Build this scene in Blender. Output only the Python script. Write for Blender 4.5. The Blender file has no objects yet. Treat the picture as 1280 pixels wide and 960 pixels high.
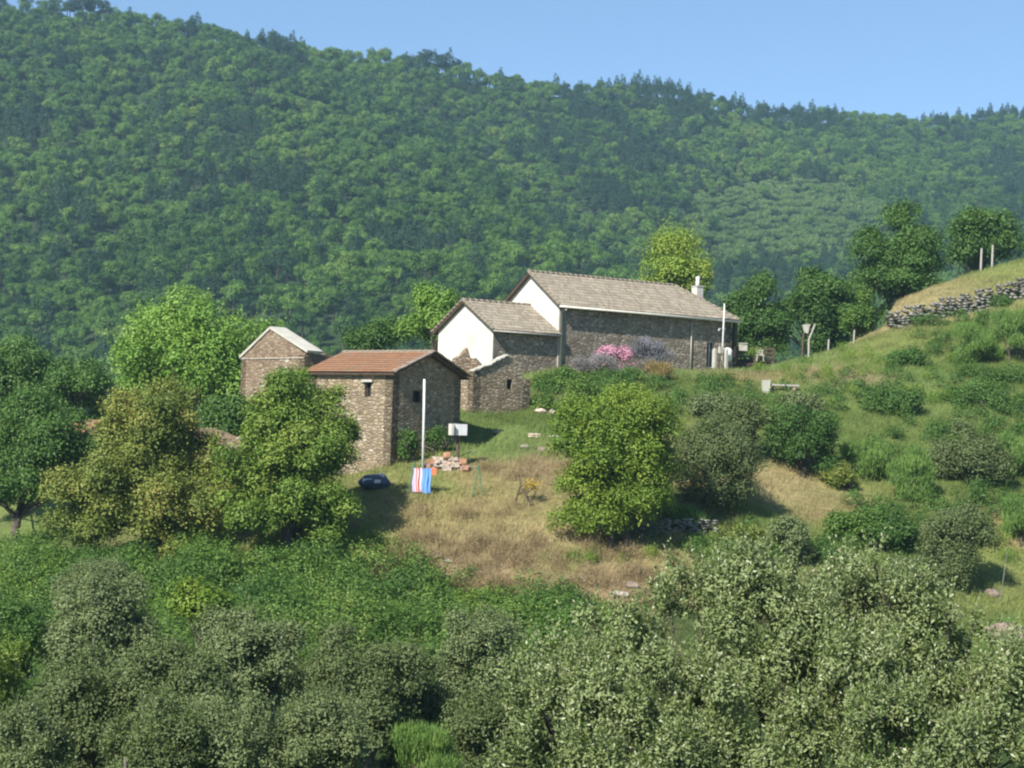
import bpy, math, random
import numpy as np
from math import sin, cos, tan, atan, radians, pi
rng = np.random.default_rng(7); random.seed(7)
S = bpy.context.scene; COL = S.collection
V = lambda *a: np.array(a, float)
def nrm(v):
    v = np.asarray(v, float); return v/np.maximum(np.linalg.norm(v, axis=-1, keepdims=True), 1e-9)

# ------------------------------------------------------------------ camera model
F = 2200.; PIT = atan(60/F); ROLL = radians(1.8)
fw = V(0, cos(PIT), sin(PIT)); r0 = V(1, 0, 0); u0 = V(0, -sin(PIT), cos(PIT))
RR = cos(ROLL)*r0+sin(ROLL)*u0; UU = -sin(ROLL)*r0+cos(ROLL)*u0
def at(px, py, d):
    v = fw+RR*(px-640)/F+UU*(480-py)/F
    return v*d/v[1]
def proj(p):
    p = np.asarray(p, float); w = p@fw
    return np.stack([640+F*(p@RR)/w, 480-F*(p@UU)/w], -1)

# ------------------------------------------------------------------ terrain
CP = [(1280,350,128),(1200,374,126),(1150,392,125),(1115,413,124),(1115,414,120.5),(1200,394,122),(1280,367,124),
 (1010,444,118),(960,461,117),(925,467,116),(985,455,119),(940,470,121),(1000,458,123),(700,464,109),(800,466,110),(860,472,107),(950,489,103),
 (655,517,99),(600,517,97.5),(620,478,105),(690,540,94),(625,556,92),(578,560,90.5),(489,584,87.6),(430,600,89),
 (385,556,94),(302,520,98),(527,618,84),(598,622,84),(650,620,84.5),(500,640,81.8),(450,650,81),(560,648,81.5),(650,652,81.5),
 (740,682,79.8),(480,700,78.6),(600,700,78.6),(700,722,77.6),(800,752,76),(520,757,76),(650,767,75.5),(790,772,74.8),
 (850,655,82),(940,650,85),(1000,637,87),(1100,640,88),(950,600,90),(1060,600,92),(1000,520,99),(1100,500,103),(1200,480,107),
 (1280,470,109),(1280,560,98),(1150,560,97),(1280,650,88),(1250,740,80),(1100,700,82),(1000,700,80.5),(1280,790,75),(900,722,78.5),
 (1100,440,116),(1200,425,117),(1280,410,118),
 (300,695,78.5),(150,695,81),(30,695,86),(60,672,92),(0,650,98),(200,600,95),(130,548,110),(20,562,120),(-150,690,88),
 (200,765,72),(0,785,72),(400,785,70),(600,865,62),(100,885,60),(300,905,58),(900,905,62),(1200,905,62),(1450,760,84),(1450,330,125),(1450,560,100)]
W3 = [at(*c) for c in CP]
W3 += [V(*p) for p in [(0,0,-1.75),(15,0,-2),(-15,0,-2),(0,-25,-1),(25,-25,-1),(-25,-25,-1),(0,28,-6.6),(15,28,-6.6),(-15,28,-6.9),
 (0,45,-9),(20,45,-9),(-20,45,-9.2),(40,45,-9),(-40,45,-9.3),(0,138,0),(24,138,4),(24,160,-3),(50,142,9),(50,165,2),(-42,140,-6),(-45,175,-14),(0,178,-12),
 (52,180,-6),(0,215,-20),(-70,215,-20),(70,215,-14),(-60,100,-3),(-18,125,-1),(-8,120,1)]]
W3 = np.array(W3)
def tps(d2): return np.where(d2 > 1e-9, d2*np.log(np.maximum(d2, 1e-9)), 0)
_X = W3[:, :2]/50.; _n = len(_X)
_K = tps(((_X[:, None]-_X[None])**2).sum(-1))+np.eye(_n)*2e-3
_P = np.c_[np.ones(_n), _X]
_A = np.block([[_K, _P], [_P.T, np.zeros((3, 3))]])
_w = np.linalg.solve(_A, np.r_[W3[:, 2], 0, 0, 0])
def vnoise(x, y, seed=0):
    xi = np.floor(x).astype(np.int64); yi = np.floor(y).astype(np.int64); fx = x-xi; fy = y-yi
    fx = fx*fx*(3-2*fx); fy = fy*fy*(3-2*fy)
    def h(a, b):
        n = (a*374761393+b*668265263+seed*974634777) & 0x7fffffff
        n = ((n ^ (n >> 13))*1274126177) & 0x7fffffff
        return ((n ^ (n >> 16)) & 0xffff)/65535.
    return (h(xi, yi)*(1-fx)+h(xi+1, yi)*fx)*(1-fy)+(h(xi, yi+1)*(1-fx)+h(xi+1, yi+1)*fx)*fy
def fbm(x, y, seed=0, o=3):
    s = 0; a = 1; t = 0
    for i in range(o):
        s = s+a*vnoise(x*2**i, y*2**i, seed+i); t += a; a *= .5
    return s/t-.5
SKX = [-400,0,95,160,200,300,400,500,530,570,600,700,760,830,900,960,1050,1110,1180,1230,1280,1700]
SKY = [-28,4,6,17,25,43,63,73,75,83,93,107,103,107,127,137,141,147,149,139,135,112]
def ridgeD(px): return np.interp(px, [-400,0,500,900,1280,1700], [760,800,860,1000,1120,1150])
def mountain(x, y):
    px = 640+F*x/np.maximum(y, 50)
    D = ridgeD(px); py = np.interp(px, SKX, SKY)
    el = np.tan(PIT+np.arctan((480-py)/F)+ROLL*(px-640)/F)
    zr = el*D-6
    t = np.clip((y-330)/(D-330), -1, 1.5)
    tt = np.clip(t, 0, 1); f = tt*(.72+.28*tt)
    z = -16+(zr+16)*f
    z = z-np.clip(t-1, 0, 1)*120
    amp = np.clip(tt*4, 0, 1)*np.clip((1-tt)*5, .0, 1)
    z = z+amp*(52*fbm(x/130+y/420, y/300, 3)+14*fbm(x/60+y/200+9, y/110, 8))
    return z-np.clip(-t, 0, 1)*6
TW0 = at(1110, 413, 121)[:2]; TWd = at(1310, 358, 123.5)[:2]-TW0; TWd = TWd/np.linalg.norm(TWd)
def gz(x, y):
    x = np.asarray(x, float); y = np.asarray(y, float); sh = x.shape; x = x.ravel(); y = y.ravel(); out = np.zeros(x.shape)
    for i in range(0, len(x), 20000):
        xs = np.clip(x[i:i+20000], -75, 80); ys = np.clip(y[i:i+20000], -30, 220)
        q = np.c_[xs, ys]/50.
        k = tps(((q[:, None]-_X[None])**2).sum(-1))
        z = k@_w[:_n]+_w[_n]+q@_w[_n+1:]
        z = z+.35*fbm(xs/3., ys/3., 21)*np.clip((ys-30)/30, 0, 1)
        z = z-1.1*np.exp(-(((xs+2.0)/1.0)**2+((ys-93.6)/1.6)**2))  # dip added beside the shed to deepen the shade there
        tt_ = ((xs-TW0[0])*TWd[0]+(ys-TW0[1])*TWd[1]); ss_ = (-(xs-TW0[0])*TWd[1]+(ys-TW0[1])*TWd[0])
        sm_ = lambda q: np.clip(q, 0, 1)**2*(3-2*np.clip(q, 0, 1))
        z = z+1.5*sm_((ss_-.25)/.5)*sm_((xs/np.maximum(ys, 40)-.2085)/.009)*(1-sm_((ys-129)/6))
        m = np.clip((ys*0+y[i:i+20000]-200)/80, 0, 1); m = m*m*(3-2*m)
        out[i:i+20000] = z*(1-m)+mountain(x[i:i+20000], y[i:i+20000])*m
    return out.reshape(sh)
def g(x, y): return float(gz(np.array([x]), np.array([y]))[0])
_ds = np.arange(30, 135, .25)
def ground_at(px, py):
    v = fw+RR*(px-640)/F+UU*(480-py)/F; v = v/v[1]
    P = v[None]*_ds[:, None]; dz = P[:, 2]-gz(P[:, 0], P[:, 1])
    i = np.argmax(dz < 0)
    if dz[i] >= 0: i = int(np.argmin(np.abs(dz)))
    return P[i]
def gp(px, d):
    p = at(px, 600, d); return V(p[0], d, g(p[0], d))

# ------------------------------------------------------------------ object helpers
def tag(o, label=None, cat=None, group=None, kind=None):
    if label: o['label'] = label
    if cat: o['category'] = cat
    if group: o['group'] = group
    if kind: o['kind'] = kind
    return o
def empty(name, loc, label, cat, group=None):
    o = bpy.data.objects.new(name, None); COL.objects.link(o); o.location = loc; o.empty_display_size = .3
    return tag(o, label, cat, group)
def mk(name, verts, faces=None, mat=None, parent=None, smooth=False, org=None, attrs=None, quads=None, matidx=None, mats=None):
    """ONE mesh object; verts in world space; faces list or quads array (N,4) / (N,3)"""
    me = bpy.data.meshes.new(name); verts = np.asarray(verts, float)
    o = None
    off = np.zeros(3)
    if org is not None: off = np.asarray(org, float)
    pw = np.zeros(3)
    q = parent
    while q is not None: pw = pw+np.array(q.location); q = q.parent
    vv = verts-off-(pw if org is None else 0)
    if quads is not None:
        quads = np.asarray(quads); k = quads.shape[1]; n = len(quads)
        me.vertices.add(len(vv)); me.vertices.foreach_set('co', vv.astype(np.float32).ravel())
        me.loops.add(n*k); me.loops.foreach_set('vertex_index', quads.astype(np.int32).ravel())
        me.polygons.add(n); me.polygons.foreach_set('loop_start', np.arange(0, n*k, k, dtype=np.int32))
        me.update(calc_edges=True)
    else:
        me.from_pydata([tuple(v) for v in vv], [], [tuple(f) for f in faces]); me.update()
    for a, (typ, dat) in (attrs or {}).items():
        at_ = me.attributes.new(a, typ, 'POINT')
        if typ == 'FLOAT': at_.data.foreach_set('value', np.asarray(dat, np.float32))
        else: at_.data.foreach_set('color', np.asarray(dat, np.float32).ravel())
    for m in (mats or ([mat] if mat else [])): me.materials.append(m)
    if matidx is not None: me.polygons.foreach_set('material_index', np.asarray(matidx, np.int32))
    if smooth: me.polygons.foreach_set('use_smooth', np.ones(len(me.polygons), bool))
    o = bpy.data.objects.new(name, me); COL.objects.link(o)
    if parent is not None: o.parent = parent
    elif org is not None: o.location = off
    return o
class MB:
    def __init__(s): s.v = []; s.f = []
    def add(s, vs, fs):
        b = len(s.v); s.v += [np.asarray(v, float) for v in vs]; s.f += [tuple(i+b for i in f) for f in fs]; return s
    def hexa(s, a, b):   # bottom ring a[4], top ring b[4]
        return s.add(list(a)+list(b), [(3,2,1,0),(4,5,6,7)]+[(i, (i+1) % 4, 4+(i+1) % 4, 4+i) for i in range(4)])
    def box(s, c, A, B, Z, j=0):  # centre & half vectors
        c, A, B, Z = map(lambda t: np.asarray(t, float), (c, A, B, Z))
        J = lambda: (rng.random(3)-.5)*j
        ring = [(-1,-1),(1,-1),(1,1),(-1,1)]
        return s.hexa([c+A*a+B*b-Z+J() for a, b in ring], [c+A*a+B*b+Z+J() for a, b in ring])
    def tube(s, pts, rad, n=6, cap=True):
        pts = [np.asarray(p, float) for p in pts]; k = len(pts); b0 = len(s.v)
        for i, p in enumerate(pts):
            t = nrm(pts[min(i+1, k-1)]-pts[max(i-1, 0)])
            u = nrm(np.cross(t, V(0, 0, 1) if abs(t[2]) < .9 else V(1, 0, 0))); w = np.cross(t, u)
            r = rad[i] if hasattr(rad, '__len__') else rad
            for q in range(n): s.v.append(p+r*(u*cos(2*pi*q/n)+w*sin(2*pi*q/n)))
        for i in range(k-1):
            for q in range(n):
                a = b0+i*n+q; b = b0+i*n+(q+1) % n; s.f.append((a, b, b+n, a+n))
        if cap:
            s.f.append(tuple(b0+q for q in range(n))[::-1]); s.f.append(tuple(b0+(k-1)*n+q for q in range(n)))
        return s
    def rock(s, c, r, n=2, flat=1.):
        import bmesh
        bm = bmesh.new(); bmesh.ops.create_icosphere(bm, subdivisions=n, radius=1)
        sc = np.array(r if hasattr(r, '__len__') else (r, r, r), float); sd = rng.random(3)*9
        vs = []
        for v in bm.verts:
            p = np.array(v.co); m = max(abs(p)); p = p*(1-.45*(m-.58)/.42*0)/(.55+.45*m*1.2)
            k = 1+.22*sin(p[0]*3+sd[0])*cos(p[1]*3.3+sd[1])+.12*sin(p[2]*5+sd[2]); vs.append(np.asarray(c)+p*sc*k)
        s.add(vs, [[v.index for v in f.verts] for f in bm.faces]); bm.free(); return s
    def out(s, name, mat, parent=None, smooth=False, org=None):
        return mk(name, np.array(s.v), s.f, mat, parent, smooth, org)

# ------------------------------------------------------------------ materials
def newmat(n):
    m = bpy.data.materials.new(n); m.use_nodes = True; nt = m.node_tree
    for x in list(nt.nodes): nt.nodes.remove(x)
    return m, nt, nt.nodes, nt.links
def N(nt, typ, **k):
    n = nt.nodes.new(typ)
    for a, b in k.items():
        if a in n.inputs.keys(): n.inputs[a].default_value = b
        else: setattr(n, a, b)
    return n
def ramp(nt, stops, fac, interp='LINEAR'):
    r = nt.nodes.new('ShaderNodeValToRGB'); cr = r.color_ramp; cr.interpolation = interp
    while len(cr.elements) > 1: cr.elements.remove(cr.elements[-1])
    cr.elements[0].position = stops[0][0]; cr.elements[0].color = (*stops[0][1], 1)
    for p, c in stops[1:]:
        e = cr.elements.new(p); e.color = (*c, 1)
    nt.links.new(fac, r.inputs[0]); return r.outputs[0]
def mixc(nt, a, b, fac, mode='MIX'):
    m = nt.nodes.new('ShaderNodeMix'); m.data_type = 'RGBA'; m.blend_type = mode
    for i, s in ((6, a), (7, b)):
        if isinstance(s, tuple): m.inputs[i].default_value = (*s, 1)
        else: nt.links.new(s, m.inputs[i])
    if isinstance(fac, (int, float)): m.inputs[0].default_value = fac
    else: nt.links.new(fac, m.inputs[0])
    return m.outputs[2]
def coords(nt, scale=(1, 1, 1)):
    t = nt.nodes.new('ShaderNodeTexCoord'); m = nt.nodes.new('ShaderNodeMapping'); m.inputs['Scale'].default_value = scale
    nt.links.new(t.outputs['Object'], m.inputs[0]); return m.outputs[0]
def noise(nt, vec, scale, detail=4, rough=.6):
    n = N(nt, 'ShaderNodeTexNoise', Scale=scale, Detail=detail, Roughness=rough); nt.links.new(vec, n.inputs['Vector']); return n.outputs['Fac']
def finish(nt, col, rough=.9, bump=None, bstr=.5, bdist=.05, spec=.2, trans=None):
    p = N(nt, 'ShaderNodeBsdfPrincipled'); p.inputs['Roughness'].default_value = rough; p.inputs['Specular IOR Level'].default_value = spec
    if isinstance(col, tuple): p.inputs['Base Color'].default_value = (*col, 1)
    else: nt.links.new(col, p.inputs['Base Color'])
    if bump is not None:
        b = N(nt, 'ShaderNodeBump', Strength=bstr, Distance=bdist); nt.links.new(bump, b.inputs['Height']); nt.links.new(b.outputs[0], p.inputs['Normal'])
    o = nt.nodes.new('ShaderNodeOutputMaterial'); s = p.outputs[0]
    if trans:
        t = nt.nodes.new('ShaderNodeBsdfTranslucent'); mx = nt.nodes.new('ShaderNodeMixShader'); mx.inputs[0].default_value = trans
        if isinstance(col, tuple): t.inputs[0].default_value = (*col, 1)
        else: nt.links.new(col, t.inputs[0])
        nt.links.new(s, mx.inputs[1]); nt.links.new(t.outputs[0], mx.inputs[2]); s = mx.outputs[0]
    nt.links.new(s, o.inputs[0])
def leafmat(name, a, b, c=None, rough=.55, trans=.22, back=None, objvar=0, spec=.3, ac=.93):
    """a dark, b light, c occasional accent leaf colour (yellow/brown; pale for painted sun highlights)"""
    a = (a[0]*1.2, a[1]*1.18, a[2]*1.1); b = (b[0]*1.15, b[1]*1.12, b[2]*1.05)
    m, nt, nn, L = newmat(name)
    v = N(nt, 'ShaderNodeAttribute', attribute_name='v'); cl = N(nt, 'ShaderNodeAttribute', attribute_name='c')
    mm = N(nt, 'ShaderNodeMath', operation='MULTIPLY_ADD'); L.new(v.outputs['Fac'], mm.inputs[0]); mm.inputs[1].default_value = .55
    m2 = N(nt, 'ShaderNodeMath', operation='MULTIPLY'); L.new(cl.outputs['Fac'], m2.inputs[0]); m2.inputs[1].default_value = .45
    L.new(m2.outputs[0], mm.inputs[2]); f = mm.outputs[0]
    if objvar:
        ti = N(nt, 'ShaderNodeAttribute', attribute_name='tone', attribute_type='INSTANCER'); ma = N(nt, 'ShaderNodeMath', operation='ADD'); L.new(ti.outputs['Fac'], ma.inputs[1])
    if objvar:
        oi = nt.nodes.new('ShaderNodeObjectInfo'); m3 = N(nt, 'ShaderNodeMix'); m3.data_type = 'FLOAT'; m3.inputs[0].default_value = objvar
        L.new(f, m3.inputs[2]); L.new(oi.outputs['Random'], m3.inputs[3]); L.new(m3.outputs[0], ma.inputs[0]); f = ma.outputs[0]
    st = [(.1, a), ((ac-.18) if c else .95, b)]
    if c: st.append((ac, c))
    col = ramp(nt, st, f)
    if back:
        ge = nt.nodes.new('ShaderNodeNewGeometry'); col = mixc(nt, col, back, ge.outputs['Backfacing'])
    finish(nt, col, rough, spec=spec, trans=trans); return m
def simple(name, c, rough=.6, var=.15, sc=3., spec=.3, metallic=0):
    m, nt, nn, L = newmat(name); n = noise(nt, coords(nt), sc)
    d = tuple(x*(1-var*2) for x in c); e = tuple(min(1, x*(1+var)) for x in c)
    finish(nt, ramp(nt, [(.3, d), (.7, e)], n), rough, spec=spec, bump=n, bstr=.15, bdist=.02); return m
def stonemat(name, cols, scale=4.2, grout=(.12, .10, .075), gw=.06, stain=None, white=.04, bd=.07):
    m, nt, nn, L = newmat(name); c = coords(nt, (1, 1, 1.9))
    nz = N(nt, 'ShaderNodeTexNoise', Scale=2.5, Detail=3); L.new(c, nz.inputs['Vector'])
    ad = N(nt, 'ShaderNodeMix'); ad.data_type = 'VECTOR'; ad.inputs[0].default_value = .12; L.new(c, ad.inputs[4]); L.new(nz.outputs['Color'], ad.inputs[5])
    vo = N(nt, 'ShaderNodeTexVoronoi', Scale=scale); vo.inputs['Randomness'].default_value = .95; L.new(ad.outputs[1], vo.inputs['Vector'])
    ve = N(nt, 'ShaderNodeTexVoronoi', Scale=scale, feature='DISTANCE_TO_EDGE'); ve.inputs['Randomness'].default_value = .95; L.new(ad.outputs[1], ve.inputs['Vector'])
    sp = nt.nodes.new('ShaderNodeSeparateColor'); L.new(vo.outputs['Color'], sp.inputs[0])
    st = [(i/(len(cols)-1)*(.98-white), k) for i, k in enumerate(cols)]+[(1-white*.6, (.5, .45, .36))]
    col = ramp(nt, st, sp.outputs[0])
    fine = noise(nt, coords(nt), 9, 5, .7)
    col = mixc(nt, col, ramp(nt, [(.3, (.55, .55, .55)), (.7, (1.25, 1.2, 1.15))], fine), .8, 'MULTIPLY')
    gm = ramp(nt, [(gw*.4, (1, 1, 1)), (gw*1.6, (0, 0, 0))], ve.outputs['Distance'])
    col = mixc(nt, col, grout, gm)
    big = noise(nt, coords(nt), .7, 4, .65)
    if stain:
        col = mixc(nt, col, stain, ramp(nt, [(.5, (0, 0, 0)), (.68, (.7, .7, .7))], big))
    else:
        col = mixc(nt, col, ramp(nt, [(.3, (.75, .75, .75)), (.7, (1.15, 1.15, 1.15))], big), 1., 'MULTIPLY')
    h = N(nt, 'ShaderNodeMath', operation='ADD'); hr = ramp(nt, [(0, (0, 0, 0)), (.14, (.8, .8, .8)), (.5, (1, 1, 1))], ve.outputs['Distance'])
    L.new(hr, h.inputs[0]); L.new(sp.outputs[1], h.inputs[1])
    finish(nt, col, .92, bump=h.outputs[0], bstr=1., bdist=bd, spec=.15); return m

M = {}
M['stone_house'] = stonemat('schist wall', [(.20,.165,.13),(.27,.23,.18),(.33,.285,.22),(.42,.37,.29)], 3.6, (.20,.17,.13), white=.05, bd=.035)
M['stone_shed'] = stonemat('brown schist wall', [(.22,.175,.12),(.31,.25,.17),(.38,.31,.21),(.45,.385,.27)], 3.7, (.22,.175,.12), white=.05, bd=.04, stain=(.30,.21,.12))
M['stone_ruin'] = stonemat('red brown rubble', [(.19,.135,.09),(.27,.20,.14),(.34,.26,.18),(.31,.26,.19)], 3.6, (.25,.19,.13), white=.05, bd=.04, stain=(.30,.215,.14))
M['stone_grey'] = stonemat('grey dry stone', [(.14,.13,.12),(.26,.25,.22),(.36,.34,.30),(.45,.43,.38)], 3., (.06,.055,.045), gw=.09, white=.08, bd=.1)
M['render_white'] = simple('white lime render', (.60,.575,.51), .9, .10, .7)
m, nt, nn, L = newmat('stained lime render'); n1 = noise(nt, coords(nt, (1, 1, .18)), 2.6, 5, .65); n2 = noise(nt, coords(nt), .8, 4, .6)
c_ = mixc(nt, ramp(nt, [(.32, (.55,.525,.46)), (.5, (.66,.64,.58)), (.7, (.69,.67,.61))], n1), ramp(nt, [(.3, (.88,.86,.80)), (.6, (1,1,1))], n2), 1., 'MULTIPLY'); finish(nt, c_, .95, bump=n2, bstr=.3, bdist=.05, spec=.1); M['render_white'] = m
M['render_side'] = simple('cream render', (.62,.58,.50), .9, .10, 1.5)
M['coping'] = simple('white cement coping', (.50,.475,.40), .85, .08, 2.)
M['white'] = simple('white painted metal', (.80,.79,.76), .5, .06, 3.)
M['pvc'] = simple('cream plastic pipe', (.72,.68,.58), .5, .06, 3.)
M['wood'] = simple('dark weathered timber', (.12,.085,.06), .85, .25, 6.)
M['wood_deck'] = simple('brown deck timber', (.24,.165,.11), .85, .2, 5.)
M['wood_grey'] = simple('silvered timber', (.42,.39,.34), .85, .15, 6.)
M['wood_dark'] = simple('brown board', (.07,.05,.04), .8, .2, 6.)
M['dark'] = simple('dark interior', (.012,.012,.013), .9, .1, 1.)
M['glass'] = simple('window glass', (.03,.035,.04), .12, .1, 1., spec=.6)
M['bark'] = simple('bark', (.11,.09,.07), .95, .3, 8.)
M['bark_pale'] = simple('pale bark', (.22,.19,.155), .95, .25, 8.)
M['brick'] = simple('orange brick', (.50,.27,.17), .9, .2, 7.)
M['brick_pale'] = simple('pale broken brick', (.60,.48,.38), .9, .2, 7.)
M['rock'] = simple('pale rock', (.42,.36,.29), .92, .25, 5.)
M['rock_grey'] = simple('grey lichen rock', (.25,.24,.205), .95, .25, 2.2)
M['rock_brown'] = simple('brown rock', (.26,.20,.155), .92, .3, 2.5)
M['blue_cloth'] = simple('blue towel', (.16,.36,.72), .9, .06, 9.)
M['green_metal'] = simple('green painted metal', (.05,.22,.12), .5, .1, 5.)
M['orange'] = simple('orange plastic', (.85,.22,.10), .5, .05, 5.)
M['blue_tarp'] = simple('blue grey tarpaulin', (.07,.09,.13), .6, .2, 3.)
M['galv'] = simple('galvanised metal', (.45,.46,.47), .45, .1, 5.)

def tilemat(name, cols, stain):
    m, nt, nn, L = newmat(name)
    v = N(nt, 'ShaderNodeAttribute', attribute_name='v'); col = ramp(nt, [(i/(len(cols)-1), c) for i, c in enumerate(cols)], v.outputs['Fac'])
    n1 = noise(nt, coords(nt), .9, 5, .7); col = mixc(nt, col, stain, ramp(nt, [(.48, (0, 0, 0)), (.7, (.75, .75, .75))], n1))
    n2 = noise(nt, coords(nt), 8, 4, .7); col = mixc(nt, col, ramp(nt, [(.3, (.7, .7, .7)), (.7, (1.2, 1.2, 1.2))], n2), 1., 'MULTIPLY')
    finish(nt, col, .9, bump=n2, bstr=.4, bdist=.03, spec=.15); return m
M['tile'] = tilemat('canal tiles', [(.25,.21,.155),(.30,.255,.19),(.34,.29,.22),(.38,.33,.25)], (.27,.24,.18))
M['tile_red'] = tilemat('red brown tiles', [(.29,.15,.08),(.315,.165,.09),(.34,.18,.10),(.30,.17,.105)], (.25,.18,.12))

# striped towel
m, nt, nn, L = newmat('striped towel'); M['stripes'] = m
tc = nt.nodes.new('ShaderNodeAttribute'); tc.attribute_name = 'v'
finish(nt, ramp(nt, [(0, (.55,.45,.72)), (.22, (.70,.66,.80)), (.36, (.80,.16,.12)), (.50, (.85,.68,.66)), (.62, (.80,.16,.12)), (.78, (.80,.62,.64)), (.9, (.62,.56,.78))], tc.outputs['Fac'], 'CONSTANT'), .9)

# ------------------------------------------------------------------ ground colours (true patches of straw, grass, bare earth)
TAN=(.30,.25,.115); STRAW=(.36,.30,.15); GRN=(.12,.17,.045); YGR=(.19,.225,.068); BRN=(.26,.195,.11); PNK=(.29,.215,.13); LGR=(.165,.225,.07); DGR=(.06,.10,.03)
CC = [((600,640),TAN),((560,600),YGR),((540,575),YGR),((620,545),LGR),((650,590),BRN),((600,600),TAN),((480,690),YGR),((450,670),YGR),((560,700),PNK),((650,700),PNK),
 ((620,745),STRAW),((680,745),STRAW),((530,740),BRN),((750,720),BRN),((690,700),YGR),((800,745),PNK),((690,665),STRAW),((520,660),TAN),((1000,600),STRAW),((920,600),STRAW),((1060,605),YGR),
 ((950,648),GRN),((1030,640),TAN),((930,462),LGR),((1000,450),LGR),((1050,436),YGR),((1100,440),YGR),((1130,425),YGR),((950,480),YGR),((1030,468),PNK),((930,475),TAN),((1200,415),GRN),((1150,360),STRAW),((1130,385),STRAW),((1230,335),YGR),((1270,330),YGR),
 ((1100,500),LGR),((1050,500),LGR),((1200,540),GRN),((1100,590),GRN),((1150,640),GRN),((1010,570),GRN),((1100,690),GRN),((1180,460),GRN),((1230,600),GRN),((1040,510),GRN),((1270,700),YGR),((1260,670),TAN),((1270,770),YGR),((690,520),GRN),((650,530),GRN),((600,560),LGR),((810,470),LGR),((870,480),GRN),((430,660),YGR),((40,680),LGR),
 ((100,760),DGR),((400,770),DGR),((600,800),DGR),((900,800),DGR),((1200,800),GRN),((200,620),GRN),((850,670),GRN),((820,690),TAN),((1060,560),GRN),((1150,470),LGR),((1280,480),GRN)]
cpos = np.array([ground_at(*c[0])[:2] for c in CC]); ccol = np.array([c[1] for c in CC])
def gcol(x, y):
    x = np.asarray(x, float); y = np.asarray(y, float)
    xx = x+3*fbm(x/2.5, y/2.5, 31); yy = y+3*fbm(x/2.5, y/2.5, 47)
    d2 = (xx[:, None]-cpos[None, :, 0])**2+((yy[:, None]-cpos[None, :, 1])*1.5)**2
    w = 1/(d2+1.2)**1.6; c = (w@ccol)/w.sum(1)[:, None]
    far = np.clip((y-125)/15, 0, 1)+np.clip((70-y)/8, 0, 1)
    far = np.clip(far, 0, 1)[:, None]
    c = c*(1-far)+np.array(DGR)*far
    k = 1+.5*fbm(x/.9, y/.9, 61)[:, None]+.3*fbm(x/5, y/5, 77)[:, None]
    return c*k

def grid_mesh(name, ys, nu, half, mat, colour=True, xoff=60.):
    us = np.linspace(-1, 1, nu); Y, Uu = np.meshgrid(ys, us, indexing='ij'); X = Uu*(Y+xoff)*half
    Z = gz(X, Y); P = np.stack([X, Y, Z], -1).reshape(-1, 3); ny = len(ys)
    i = np.arange(ny-1)[:, None]*nu+np.arange(nu-1)[None]; q = np.stack([i, i+1, i+1+nu, i+nu], -1).reshape(-1, 4)
    at_ = {}
    if colour:
        c = np.concatenate([gcol(P[k:k+30000, 0], P[k:k+30000, 1]) for k in range(0, len(P), 30000)])
        at_['col'] = ('FLOAT_COLOR', np.c_[c, np.ones(len(c))])
    return mk(name, P, quads=q, mat=mat, attrs=at_, smooth=True)
m, nt, nn, L = newmat('grassy ground'); ca = N(nt, 'ShaderNodeAttribute', attribute_name='col')
n1 = noise(nt, coords(nt), 3.5, 6, .7); c_ = mixc(nt, ca.outputs['Color'], ramp(nt, [(.3, (.6,.6,.6)), (.72, (1.3,1.25,1.2))], n1), 1., 'MULTIPLY')
n2 = noise(nt, coords(nt), 14, 4, .7); finish(nt, c_, 1., bump=n2, bstr=.8, bdist=.12, spec=.05); M['ground'] = m
m, nt, nn, L = newmat('forest floor'); n1 = noise(nt, coords(nt), .05, 6, .7)
finish(nt, ramp(nt, [(.35, (.025,.045,.018)), (.65, (.05,.08,.03))], n1), 1., spec=.05); M['floor'] = m
ys = np.concatenate([np.arange(-45, 60, 2.5), np.arange(60, 132, .4), np.arange(132, 236, 3)])
tag(grid_mesh('ground', ys, 380, .58, M['ground']), kind='structure')
tag(grid_mesh('hills', np.concatenate([np.arange(235, 1200, 9), np.arange(1200, 1700, 60)]), 200, .58, M['floor'], False), kind='structure')

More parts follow.
